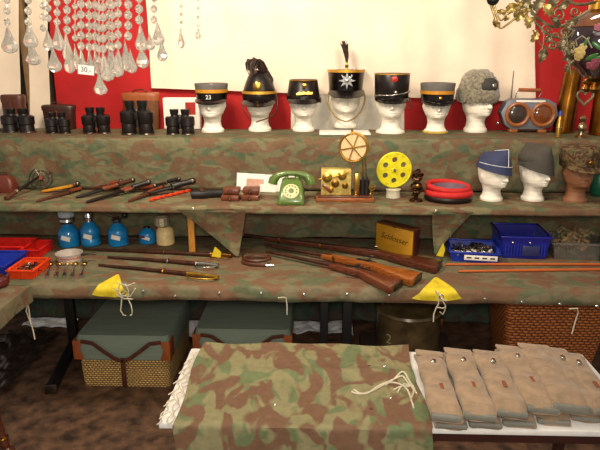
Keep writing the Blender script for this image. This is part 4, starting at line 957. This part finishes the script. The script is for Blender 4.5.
# crates
def crate(name, label, P_, W, D, H, m, rz=0, slots=True, group=None, taper=.92, lm=None, cat='tray'):
    o = thing(name, label, cat, P_, rz, group=group); t = .004
    mb = new(m); b = taper
    def rect(s_, z, ins=0): return [Vector((sx*(W/2*s_-ins), sy*(D/2*s_-ins), z)) for sx, sy in ((-1, -1), (1, -1), (1, 1), (-1, 1))]
    mb.rings([rect(b, 0), rect(1, H), rect(1, H, t), rect(b, t, t)]); mb.build('tray_body', parent=o, smooth=0)
    mb = new(m); q = rect(1, H); e = .006
    for i in range(4):
        a, c_ = q[i], q[(i+1) % 4]; mb.box((a+c_)/2, ((a-c_).length+e*2 if abs(a.y-c_.y) < 1e-6 else e*2.2, (a-c_).length+e*2 if abs(a.x-c_.x) < 1e-6 else e*2.2, e*1.6), b=.002)
    mb.build('rim', parent=o)
    if slots:
        mb = new(lm or m); n = max(4, int(W/.018))
        for i in range(n):
            x = -W*b/2+W*b*(i+.5)/n; mb.box((x, -D/2*(b+(1-b)*.5)-.002, H*.5), (.005, .004, H*.7))
        n = max(4, int(D/.018))
        for i in range(n):
            y = -D*b/2+D*b*(i+.5)/n
            for sx in (-1, 1): mb.box((sx*(W/2*(b+(1-b)*.5)+.002), y, H*.5), (.004, .005, H*.7))
        mb.build('ribs', parent=o)
    return o
redp = mat('red_plastic', (206, 30, 22), .35); orp = mat('orange_plastic', (226, 66, 20), .35); blp = mat('blue_plastic', (28, 50, 160), .35); nvp = mat('navy_plastic', (30, 34, 140), .3)
gt = 'plastic trays at the left end of the table'
crate('plastic_tray', 'red plastic tray at the back, cut by the left edge', on(10, 252, T), .26, .16, .055, redp, group=gt)
crate('plastic_tray', 'small red plastic tray behind the orange basket', on(38, 254, T), .1, .18, .05, redp, group=gt)
P_ = on(4, 272, T); crate('plastic_tray', 'blue plastic tray left of the orange basket', on(2, 268, T), .16, .24, .05, blp, group=gt)
o = crate('plastic_tray', 'orange plastic basket with trinkets in front of the red trays', on(30, 273, T), .125, .19, .045, orp, group=gt)
bits = mat('mixed_trinkets', (130, 110, 80), .4, .5, var=.5)
def trinkets(label, c, W, D, z, n, mset, seed=1, rmin=.006, rmax=.014):
    mb = MB(); rnd = random.Random(seed)
    for i in range(n):
        mb.m(rnd.choice(mset)); x, y = rnd.uniform(-W/2, W/2), rnd.uniform(-D/2, D/2); r_ = rnd.uniform(rmin, rmax); zz = z+rnd.uniform(0, .012)
        k_ = rnd.random()
        if k_ < .35: mb.tube([(x, y, zz+r_*.4), (x+rnd.uniform(-.04, .04), y+rnd.uniform(-.03, .03), zz+r_*.6)], r_*.35, 6)
        elif k_ < .6: mb.torus((x, y, zz+r_*.3), r_, r_*.3, 14, 6)
        elif k_ < .8: mb.box((x, y, zz+r_*.5), (r_*2, r_*1.3, r_), rz=rnd.uniform(0, 3), b=.001)
        else: mb.lathe([(r_, 0), (r_, .003), (0, .004)], (x, y, zz+.003), 12)
    o = mb.build('trinkets', loc=c, smooth=40); return tag(o, label, 'trinkets', kind='stuff')
P_ = on(30, 273, T); trinkets('small brass and steel trinkets heaped in the orange basket', P_, .105, .16, .012, 70, [brass, steel, brownl, silver], 2)
# dish and spoons
P_ = on(70, 262, T); o = thing('metal_dish', 'round pale metal dish with a red ring before the canisters', 'dish', P_); new(mat('pale_tin', (196, 186, 176), .35, .3)).lathe([(.055, 0), (.06, .004), (.066, .05), (.07, .052), (.064, .052), (.058, .008), (0, .006)], n=32).build('dish_body', parent=o); new(redb).torus((0, 0, .035), .065, .002, 30, 6).build('red_ring', parent=o)
new(steel).tube([(.06, 0, .04), (.1, .0, .045), (.14, .01, .045)], .006, 8).build('handle', parent=o)
for i, x in enumerate((47, 56, 64, 72, 81)):
    P_ = on(x, 279, T); Q_ = on(x+4, 263, T); d_ = Q_-P_; o = thing('spoon', 'metal spoon with gilt bowl, ' + ['the one beside the orange basket', 'second out from the orange basket', 'middle of the row of five', 'fourth out from the orange basket', 'farthest of five from the orange basket'][i], 'spoon', (P_.x, P_.y, T+.003), math.atan2(d_.y, d_.x), group='row of five small spoons'); L = d_.length
    new(brass).ball((L*.85, 0, .009), .017, 14, 8, (1.3, 1, .45)).build('bowl', parent=o); new(silver).tube([(0, 0, .006), (L*.2, 0, .007), (L*.4, 0, .008), (L*.75, 0, .008)], [.009, .010, .004, .005], 8).build('handle', parent=o)
P_ = on(0, 287, T); tag(new(mat('maroon_glaze', (84, 26, 22), .3)).lathe([(.03, 0), (.045, .02), (.042, .04), (.02, .055), (.022, .06)], n=20).build('small_pot', loc=(P_.x, P_.y, T+.001)), 'dark red small pot at the left edge of the table', 'pot')
# sabres
def sabre(label, a, b, m, gm, up=0, hf=.18, tip=.006, guard=True):
    A = on(*a, T); B = on(*b, T); d_ = B-A; L = d_.length; o = thing('sabre', label, 'sabre', (A.x, A.y, T+.004+up), math.atan2(d_.y, d_.x), group='long sabres and scabbards on the table'); h = L*hf
    new(m).tube([(0, 0, .008), (L*.3, .006, .008), (L*.6, .006, .009), (L-h, 0, .01)], [tip, .009, .011, .012], 10).build('scabbard', parent=o)
    new(gm).tube([(L-h, 0, .012), (L-h*.5, .002, .013), (L, -.006, .012)], [.012, .009, .012], 10).build('grip', parent=o)
    if guard: new(gm).tube([(L-h, -.0, .012), (L-h*.9, -.045, .012), (L-h*.5, -.055, .012), (L-h*.1, -.035, .012), (L, -.006, .012)], .004, 8).build('guard', parent=o)
    new(gm).torus((L*.55, .005, .009), .013, .003, 16, 6, M=Matrix.Rotation(PI/2, 3, 'Y')).build('ring', parent=o); return o
rst = mat('rusty_brown_steel', (78, 46, 34), .35, .5, var=.3)
sabre('longest dark sabre, farthest back, reaching the hanging cloth', (84, 251), (232, 258), rst, dbrass, hf=.14)
sabre('dark sabre with a steel hilt, middle of three', (108, 259), (219, 268), rst, silver, hf=.2)
sabre('dark sabre with a brass hilt, nearest the table edge', (99, 267), (219, 280), rst, brass, hf=.25)
# curled belt / knife
P_ = on(258, 262, T); o = thing('leather_belt', 'curled dark leather belt with bright tip beside the sabres', 'belt', P_)
pts = [(math.cos(a)*.07*(1-.1*a/6)-.0, math.sin(a)*.05, .012+.002*a) for a in [i*.35+.4 for i in range(17)]]
mb = new(brownl); mb.tube(pts, .009, 8); mb.build('strap', parent=o); new(brownl).tube([(-.08, .0, .01), (-.075, -.04, .01), (-.03, -.07, .01), (.05, -.078, .01)], .009, 8).build('strap_end', parent=o); new(silver).tube([(.05, -.078, .01), (.09, -.08, .01)], [.009, .005], 8).build('metal_tip', parent=o)
new(silver).box((0.02, -.045, .022), (.03, .012, .01), b=.003).build('buckle', parent=o); new(rst).tube([(-.085, .02, .008), (-.09, .09, .01)], .004, 6).build('prong', parent=o)
# rifles
def rifle(label, a, b, stock, L_butt, fs=.12, up=0, fore=.5, bands=2, bolt=False):
    A = on(*a, T); B = on(*b, T); d_ = B-A; L = d_.length; o = thing('rifle', label, 'rifle', (A.x, A.y, T+.002+up), math.atan2(d_.y, d_.x), group='old rifles laid on the table')
    # profile in local XY: +X butt, -Y underside
    s_ = [(L*fore, .004), (L*.62, .006), (L*.70, .008), (L*.745, -.004), (L*.80, -.014), (L*.99, -.018), (L, -.03), (L*1.0, -.105), (L*.985, -.112), (L*.86, -.075), (L*.78, -.05), (L*.73, -.04), (L*.68, -.036), (L*.6, -.026), (L*fore, -.018)]
    s_ = [(x, (y*1.35 if x > L*.77 and y < -.02 else y)+.02) for x, y in s_]
    new(stock).prism(s_, .004, .042, .009).build('stock', parent=o, smooth=40)
    f2 = [(L*fs, .014), (L*fore+.01, .024), (L*fore+.01, .002), (L*fs, .003)]
    new(stock).prism(f2, .008, .036, .006).build('fore_end', parent=o)
    new(rst).tube([(0, .022, .024), (L*.3, .023, .024), (L*.66, .026, .026)], [.009, .010, .014], 12).build('barrel', parent=o)
    new(steel).box((L*.665, .012, .04), (L*.09, .026, .01), b=.003).build('lock_plate', parent=o)
    if bolt: new(steel).tube([(L*.68, .02, .04), (L*.69, .05, .05)], .005, 8).build('bolt_handle', parent=o); new(steel).cyl((L*.62, .024, .03), (L*.73, .022, .03), .011, n=12).build('bolt', parent=o)
    else: new(steel).tube([(L*.675, .02, .045), (L*.68, .045, .048), (L*.695, .05, .048)], .006, 8).build('hammer', parent=o)
    new(rst).tube([(L*.63, -.012, .022), (L*.645, -.035, .022), (L*.68, -.042, .022), (L*.705, -.034, .022), (L*.715, -.018, .022)], .004, 8).build('trigger_guard', parent=o)
    new(rst).tube([(L*.675, -.015, .022), (L*.672, -.034, .022)], .0025, 6).build('trigger', parent=o)
    for i in range(bands): x = L*(fs+.08+.22*i); new(dbrass).box((x, .012, .022), (.016, .032, .034), b=.006).build('barrel_band', parent=o)
    new(steel).box((L*1.002, -.048, .023), (.006, .085, .036), rz=-.05, b=.002).build('butt_plate', parent=o); return o
rifle('longest dark rifle, reaching the wooden box, farthest back', (243, 240), (441, 267), dwood, .2)
rifle('rifle with orange-brown stock lying between the two darker ones', (263, 250), (421, 280), owood, .2, fore=.46, bands=1, bolt=True, fs=.4)
rifle('shortest dark-barrelled rifle with reddish stock nearest the table edge', (264, 257), (402, 287), mat('reddish_walnut', (104, 50, 28), .35, var=.3, stretch=(1, 6, 6), coat=.4), .2, fore=.55, bands=0, fs=.5)
# wooden box with handwriting
a = on(376, 248, T); b = on(412, 258, T); d_ = b-a; W = d_.length; o = thing('wooden_box', 'yellow wooden box with Schlosser handwritten on its front', 'box', (a+b)/2, math.atan2(d_.y, d_.x)); bw = mat('yellow_ply', (196, 140, 30), .5, var=.12, vs=8, stretch=(1, 5, 1)); H = .148
new(bw).box((0, .0, H/2), (W, .008, H), b=.001).build('front_panel', parent=o); new(dwood).box((0, .035, H/2), (W-.004, .058, H), b=.002).build('box_body', parent=o); new(mat('box_lid_wood', (110, 62, 26), .5)).box((0, .032, H+.004), (W+.004, .07, .008), b=.002).build('lid', parent=o); new(steel).box((0, -.002, H+.004), (.02, .006, .014), b=.001).build('clasp', parent=o)
ink = mat('dark_ink', (50, 30, 10), .6); t_ = text('Schlosser', .047, o, (.0, -.0048, H*.56), (PI/2, R(4), 0), ink, 'handwriting', .0003, .35)
# blue containers
a = on(473, 263, T)
o = crate('parts_tray', 'shallow blue tray with white label full of metal parts', on(472, 256, T), .255, .24, .055, blp, R(-8), False, cat='tray'); new(white).box((.03, -.122, .03), (.17, .003, .028), b=.001).build('paper_label', parent=o)
for i in range(4): new(mat('ink_dots', (40, 40, 46), .6)).box((-.03+.04*i, -.1242, .03), (.024, .0006, .008)).build('label_print', parent=o)
trinkets('loose grey metal parts heaped in the blue tray', on(472, 256, T), .2, .19, .02, 150, [steel, silver, white, bits], 4, .008, .018)
o = crate('plastic_basket', 'deep dark blue plastic basket between the tray and the clear box', on(518, 252, T), .255, .27, .125, nvp, R(-4), True, lm=blp, cat='basket', taper=.86)
new(mat('blue_dark_mesh', (44, 50, 96), .4)).box((.03, -.131, .05), (.09, .004, .055), b=.001).build('mesh_window', parent=o)
for x in (-.07, .02): new(silver).ball((x, -.135, .095), .008, 10, 6).build('rivet', parent=o)
trinkets('dark metal pieces inside the deep blue basket', on(518, 252, T), .16, .13, .01, 60, [steel, black, blp], 6, .01, .02)
clr = mat('clear_plastic', (215, 210, 200),   .2, trans=.88, var=.03)
o = crate('clear_box', 'clear plastic box of brown webbing at the right', on(571, 254, T), .27, .22, .09, clr, R(-4), False, cat='box', taper=.88)
mb = MB(); rnd = random.Random(8); web = [mat('brown_webbing', (160, 128, 90), .8), mat('olive_webbing', (126, 116, 80), .8)]
for i in range(30):
    mb.m(web[i % 2]); x, y = rnd.uniform(-.075, .075), rnd.uniform(-.055, .055); z = .018+.004*i; 
    mb.tube([(x+math.cos(t)*.036, y+math.sin(t*1.3)*.03, z+.012*math.sin(t*2+i)) for t in [rnd.random()+j*.5 for j in range(9)]], .009, 6)
tag(mb.build('webbing_straps', loc=on(571, 254, T), rot=(0, 0, R(-4)), smooth=60), 'brown and olive webbing straps coiled in the clear box', 'straps', kind='stuff')
P_ = on(604, 262, T); tag(new(mat('dark_green_canvas', (28, 44, 36), .8)).rings([sq(.16, .14, 0), sq(.17, .15, .08), sq(.14, .12, .15), sq(.06, .05, .17)]).build('green_bag', loc=(P_.x+.06, P_.y+.02, T+.001), smooth=60), 'dark green bag at the right edge of the table', 'bag')
for a, b, lb in (((446, 266), (600, 266), 'long orange wooden stick lying behind its twin'), ((458, 273), (606, 271), 'long orange wooden stick nearer the table edge')):
    A = on(*a, T); B = on(*b, T); tag(new(mat('orange_stick_wood', (186, 94, 40), .4, stretch=(1, 6, 6))).tube([(0, 0, 0), (B-A)*.5+Vector((0, .002, 0)), B-A], [.006, .008, .007], 10).build('wooden_stick', loc=(A.x, A.y, T+.009)), lb, 'stick', 'wooden sticks before the blue containers')

# ------------------------------------------------------------------ crystal chandelier
cry = mat('cut_crystal', (255, 248, 234), .02, coat=1, trans=.77, var=.01); cry.node_tree.nodes['Principled BSDF'].inputs['IOR'].default_value = 1.5
YC = 1.65; kc = (YC*.961)/F
cc_ = aty(100, -120, YC+.05)
CH = thing('crystal_chandelier', 'crystal bead chandelier hanging at the upper left', 'chandelier', cc_)
def gem(mb, c, r, n=8):
    x, y, z = c; mb.rings([[Vector((x+math.cos(2*PI*j/n)*rr, y+math.sin(2*PI*j/n)*rr*.8, z+zz)) for j in range(n)] for rr, zz in ((r*.3, -r), (r*.85, -r*.5), (r, 0), (r*.85, r*.5), (r*.3, r))])
def drop(mb, c, w_, h, n=8, rot=0):
    x, y, z = c; rs = []
    for rr, zz in ((.02, .5), (.18, .42), (.5, .1), (.96, -.18), (1, -.28), (.75, -.42), (.2, -.5)):
        rs.append([Vector((x+math.cos(2*PI*j/n)*rr*w_/2, y+math.sin(2*PI*j/n)*rr*w_*.3, z+zz*h)) for j in range(n)])
    mb.rings(rs)
def strand(px, ybot, pend=None, dy=0, sp=11, r=4.2, extra=()):
    y = YC+dy; k = kc*(y/YC); mb = new(cry); yy = ybot; P0 = aty(px, ybot, y)
    while yy > -70: q = aty(px, yy, y); gem(mb, q-cc_, r*k); yy -= sp
    mb.tube([P0-cc_, aty(px, -115, y)-cc_], .0012, 5)
    s_ = mb.build('crystal_strand', parent=CH, smooth=0)
    for (dx, cy, w_, h) in ([pend] if pend else [])+list(extra):
        mb = new(cry); q = aty(px+dx, cy, y-.012)-cc_; drop(mb, q, w_*k, h*k); mb.tube([q+Vector((0, 0, h*k*.48)), q+Vector((0, 0, h*k*.62))], .001, 4); mb.build('crystal_pendant', parent=s_, smooth=0)
strand(7, 22, (2, 40, 18, 26), 0, 11, 3.6)
strand(28, 22, (2, 35, 16, 26), 0, 11, 4, extra=((5, 55, 17, 20),))
strand(43, 28, (5, 40, 12, 20), .04, 11, 3.4); strand(48, 18, (6, 60, 15, 24), .0, 10, 3.6)
strand(57, 22, (1, 37, 13, 26), -.02, 9.5, 3.6)
strand(67, 30, (0, 47, 11, 28), .01, 10, 4, extra=((2, 60, 12, 26),))
strand(75, 38, (1, 58, 10, 22), .05, 10.5, 3.2)
for x, yb_, dy in ((81, 46, 0), (89, 47, .04), (95, 47, .06), (103, 49, -.01), (109, 46, .05), (112, 47, .02), (118, 45, -.02)): strand(x, yb_, (1, yb_+15, 10, 24), dy, 10.5, 4)
strand(128, 36, (-2, 57, 13, 28), 0, 10.5, 4.3); strand(139, 20, (2, 38, 13, 26), 0, 11, 4.3, extra=((3, 56, 13, 24), (-8, 62, 12, 22)))
strand(99, 60, (1, 84, 14, 22), -.03, 10.5, 3.2, extra=((8, 70, 14, 22), (18, 66, 13, 22)))
strand(154, 20, (4, 34, 13, 22), .0, 11, 3.6, extra=((8, 51, 11, 20), (-4, 42, 10, 16)))
strand(181, 22, (0, 38, 7, 20), .25, 8, 1.7); strand(198, 26, (0, 33, 6, 12), .35, 9, 1.5)
chb = mat('chandelier_brass', (200, 160, 80), .25, 1)
for rr, dz in ((.24, .012), (.15, .03)): new(chb).torus((0, 0, dz), rr, .007, 48, 8).build('ring', parent=CH)
new(chb).cyl((0, 0, .02), (0, 0, .4), .012).build('stem', parent=CH)
for i in range(6): a = i*PI/3; new(chb).tube([(0, 0, .08), (math.cos(a)*.12, math.sin(a)*.12, .05), (math.cos(a)*.24, math.sin(a)*.24, .012)], .005, 8).build('arm', parent=CH)
l = bpy.data.lights.new('chandelier_bulb', 'POINT'); l.energy = 24; l.color = (1, .8, .5); l.shadow_soft_size = .04; lo = bpy.data.objects.new('chandelier_bulb', l); COL.objects.link(lo); lo.location = cc_+Vector((0, .05, .12))
q = aty(86, 70, YC-.04); o = thing('price_tag', 'small white price tag hanging in the crystal chandelier', 'price tag', q, rot=(0, R(6), 0)); new(white).box((0, 0, 0), (16*kc, .0012, 9*kc)).build('card', parent=o)
text('30.-', 7*kc, o, (0, -.0009, 0), (PI/2, 0, 0), ink, 'price', .0002)

# ------------------------------------------------------------------ ornate metal chandelier at right
pat = mat('weathered_brass', (128, 116, 84), .45, .6, var=.4, vs=40); gl = mat('pale_gilt', (188, 160, 96), .4, .7, var=.3, vs=60)
YR = 1.8; c0 = aty(540, -60, YR); OR = thing('ornate_chandelier', 'ornate scrolled metal chandelier hanging at the upper right', 'chandelier', c0)
def path(pts, r, name, m, dy=0, spl=True):
    P3 = [aty(x, y, YR+dy+(0 if len(q) < 3 else q[2]))-c0 for q in pts for x, y in [q[:2]]]; out = []
    for i in range(len(P3)-1):
        p0, p1, p2, p3 = [P3[max(0, min(len(P3)-1, i+d))] for d in (-1, 0, 1, 2)]
        for t in (0, .25, .5, .75): out.append(.5*((2*p1)+(p2-p0)*t+(2*p0-5*p1+4*p2-p3)*t*t+(3*p1-p0-3*p2+p3)*t**3))
    out.append(P3[-1]); return new(m).tube(out, r, 8).build(name, parent=OR, smooth=70)
def spiral(cx, cy, r0, turns, ph, sgn=1): return [(cx+math.cos(ph+sgn*t)*r0*(1-t/(turns*2*PI)*.85), cy+math.sin(ph+sgn*t)*r0*(1-t/(turns*2*PI)*.85)) for t in [i*.5 for i in range(int(turns*4*PI))]]
def leaf(px, py, w_, h, ang, m=pat, dy=0, name='leaf'):
    w_ *= .72; h *= .75
    q = aty(px, py, YR+dy)-c0; k = YR*.96/F; mb = MB().m(m); mb.T = Matrix.Translation(q) @ Matrix.Rotation(R(ang), 4, 'Y')
    def fn(u, v): t = v; ww = w_*k*math.sin(PI*min(1, t*.9+.08))*(1+.25*math.sin(t*20)); return ((u-.5)*ww, -.01*math.sin(PI*t)-.008*abs(u-.5), (t-.5)*h*k)
    mb.grid(fn, 6, 14, .002); return mb.build(name, parent=OR, smooth=60)
path([(540, -40), (530, -10), (528, 5), (540, 20), (556, 27), (570, 22), (590, 10)], .004, 'arm', pat)
path([(546, -40), (560, -10), (575, 4), (596, 2)], .004, 'arm', pat)
path([(500, -40), (510, -10), (520, 3), (540, 6), (556, 4)], .004, 'arm', pat)
for cx, cy, r_, ph, sg in ((556, 37, 8, -1, 1), (558, 14, 7, 2, -1), (575, 12, 6, 0, 1), (533, 12, 8, 1, 1), (520, 8, 7, 3, -1), (546, 30, 6, 0, -1), (552, 46, 5, -2, 1), (566, 32, 6, 1, 1), (570, 46, 5, 2, -1)): path(spiral(cx, cy, r_, 1.4, ph, sg), .0028, 'scroll', pat if cx > 530 else gl)
path([(535, 22), (545, 32), (556, 37), (566, 38), (575, 30)], .0035, 'arm', pat); path([(544, 32), (543, 46), (540, 52)], .002, 'scroll', pat)
path([(533, 30), (540, 44), (552, 48), (562, 46)], .002, 'scroll', pat)
for x, y, w_, h, an, m_ in ((543, 54, 14, 12, 90, pat), (541, 57, 8, 14, 10, pat), (534, 36, 9, 16, 20, gl), (527, 22, 10, 16, -20, gl), (519, 16, 10, 14, 30, gl), (512, 8, 10, 16, 60, gl), (547, 10, 12, 18, -40, gl), (538, 3, 14, 20, 20, pat), (552, 0, 14, 20, -10, pat), (525, 3, 12, 18, 50, pat),
                             (563, 5, 10, 16, 60, pat), (572, 22, 9, 14, 80, pat), (555, 22, 9, 16, -50, pat), (548, 38, 8, 12, 30, pat), (560, 46, 8, 12, 0, pat)): leaf(x, y, w_, h, an, m_, random.uniform(-.03, .03))
# gilt festoon
path([(490, -10), (492, 6), (496, 18), (500, 28), (508, 24), (516, 18), (524, 16), (532, 20)], .003, 'festoon', gl); path([(494, 4), (500, 20), (506, 16), (512, 12), (524, 10)], .0025, 'festoon', gl); path([(489, 0), (494, 14), (498, 27)], .0035, 'festoon', gl)
for i in range(14): t = i/13; leaf(494+t*38, 22-14*math.sin(t*2.6)+6*math.sin(i*2), 6, 8, i*50, gl, random.uniform(-.02, .02), 'blossom')
new(black).ball(aty(493, -1, YR)-c0, .018, 14, 8).build('candle_cup', parent=OR)
new(chb).cyl((0, 0, 0), (0, 0, .35), .009).build('stem', parent=OR)
# column with patina beside the lamp
for i in range(9): leaf(566+(i % 2)*4, 28+i*5, 8, 9, i*70, pat, .02*math.sin(i), 'leaf')
path([(566, 20), (567, 40), (569, 60), (571, 74)], .003, 'rod', pat)

# ------------------------------------------------------------------ hanging oil lamp
YL = 1.95; kl = YL*.96/F; cL = aty(600, 40, YL)
OL = thing('oil_lamp', 'hanging oil lamp with dark flower-painted bowl and brass collar', 'oil lamp', cL)
dg_ = mat('dark_porcelain', (44, 26, 34), .1, coat=1, var=.3)
new(dg_).lathe([(.006, -38*kl), (8*kl, -37*kl), (14*kl, -33*kl), (17*kl, -29*kl), (26*kl, -22*kl), (33*kl, -10*kl), (34.5*kl, 0), (32*kl, 9*kl), (27*kl, 14*kl), (0, 15*kl)], n=48).build('painted_bowl', parent=OL)
new(mat('amber_dome', (110, 66, 36), .1, .2, coat=1, var=.2)).lathe([(30*kl, 12*kl), (27*kl, 18*kl), (18*kl, 24*kl), (12*kl, 27*kl), (0, 27.5*kl)], n=40).build('dome', parent=OL)
new(brass).lathe([(12*kl, 26*kl), (14*kl, 28*kl), (14*kl, 34*kl), (10*kl, 36*kl), (10*kl, 42*kl), (12*kl, 44*kl), (8*kl, 60*kl), (0, 60*kl)], n=32).build('collar', parent=OL)
new(brass).cyl((0, 0, 58*kl), (0, 0, 120*kl), .006).build('rod', parent=OL)
fm = {'c': mat('cream_petal', (180, 156, 96), .4), 'g': mat('leaf_green', (56, 104, 50), .3), 'p': mat('pink_petal', (140, 70, 84), .4), 'b': mat('pale_vine', (130, 120, 96), .4)}
def onbowl(px, py):   # point on the bowl surface (sphere-ish)
    d = ray(px, py); Rr = 34.5*kl; o_ = CAM-cL; best = None
    A_ = d.dot(d); S_ = Matrix.Diagonal((1, 1, 1)); b_ = 2*o_.dot(d); c_ = o_.dot(o_)-Rr*Rr; D_ = b_*b_-4*A_*c_
    t = (-b_-math.sqrt(max(0, D_)))/(2*A_); return CAM+d*t-cL
for k_, px, py, r_ in (('c', 579, 53, 6.5), ('c', 583, 47, 4), ('p', 592, 66, 6), ('p', 596, 62, 5), ('p', 598, 27, 4), ('c', 577, 58, 4)):
    q = onbowl(px, py); nrm = q.normalized(); mb = MB().m(fm[k_]); mb.T = Matrix.Translation(q*.985) @ nrm.to_track_quat('Z', 'Y').to_matrix().to_4x4()
    for i in range(5): a = i*2*PI/5; mb.ball((math.cos(a)*r_*.5*kl, math.sin(a)*r_*.5*kl, 0), r_*.5*kl, 12, 8, (1, 1, .35))
    mb.ball((0, 0, 0), r_*.45*kl, 12, 8, (1, 1, .6)); mb.build('painted_flower', parent=OL)
for px, py, l_, an in ((592, 57, 11, 30), (597, 46, 10, -40), (586, 42, 9, 60), (598, 58, 9, 10)):
    q = onbowl(px, py); nrm = q.normalized(); mb = MB().m(fm['g']); mb.T = Matrix.Translation(q*.985) @ nrm.to_track_quat('Z', 'Y').to_matrix().to_4x4() @ Matrix.Rotation(R(an), 4, 'Z'); mb.ball((0, 0, 0), l_*kl*.6, 12, 8, (1, .35, .15)); mb.build('painted_leaf', parent=OL)
mb = new(fm['b']); mb.tube([onbowl(x, y) for x, y in ((577, 46), (576, 40), (582, 36), (588, 40), (592, 48))], .0022, 6); mb.build('painted_vine', parent=OL)
new(dbrass).lathe([(8*kl, -37*kl), (11*kl, -40*kl), (5*kl, -43*kl), (7*kl, -47*kl), (3*kl, -50*kl), (0, -51*kl)], n=24).build('finial', parent=OL)
# heart-shaped pull ring, hung on a short chain from a hook at the bowl
q = aty(585, 97, YL+.0); o = thing('heart_ring', 'heart-shaped metal ring hanging below the oil lamp', 'pull ring', q)
hp = [Vector((16*math.sin(t)**3, 0, 13*math.cos(t)-5*math.cos(2*t)-2*math.cos(3*t)-math.cos(4*t)))*(.5*kl) for t in [i*2*PI/40 for i in range(41)]]
new(pat).tube(hp, .004, 8, False).build('heart_loop', parent=o, smooth=60); mb = new(dbrass)
mb.lathe([(.008, 5*kl), (.014, 8*kl), (.008, 12*kl), (.012, 15*kl), (.004, 18*kl), (.003, 28*kl)], n=14); mb.build('hanger', parent=o)
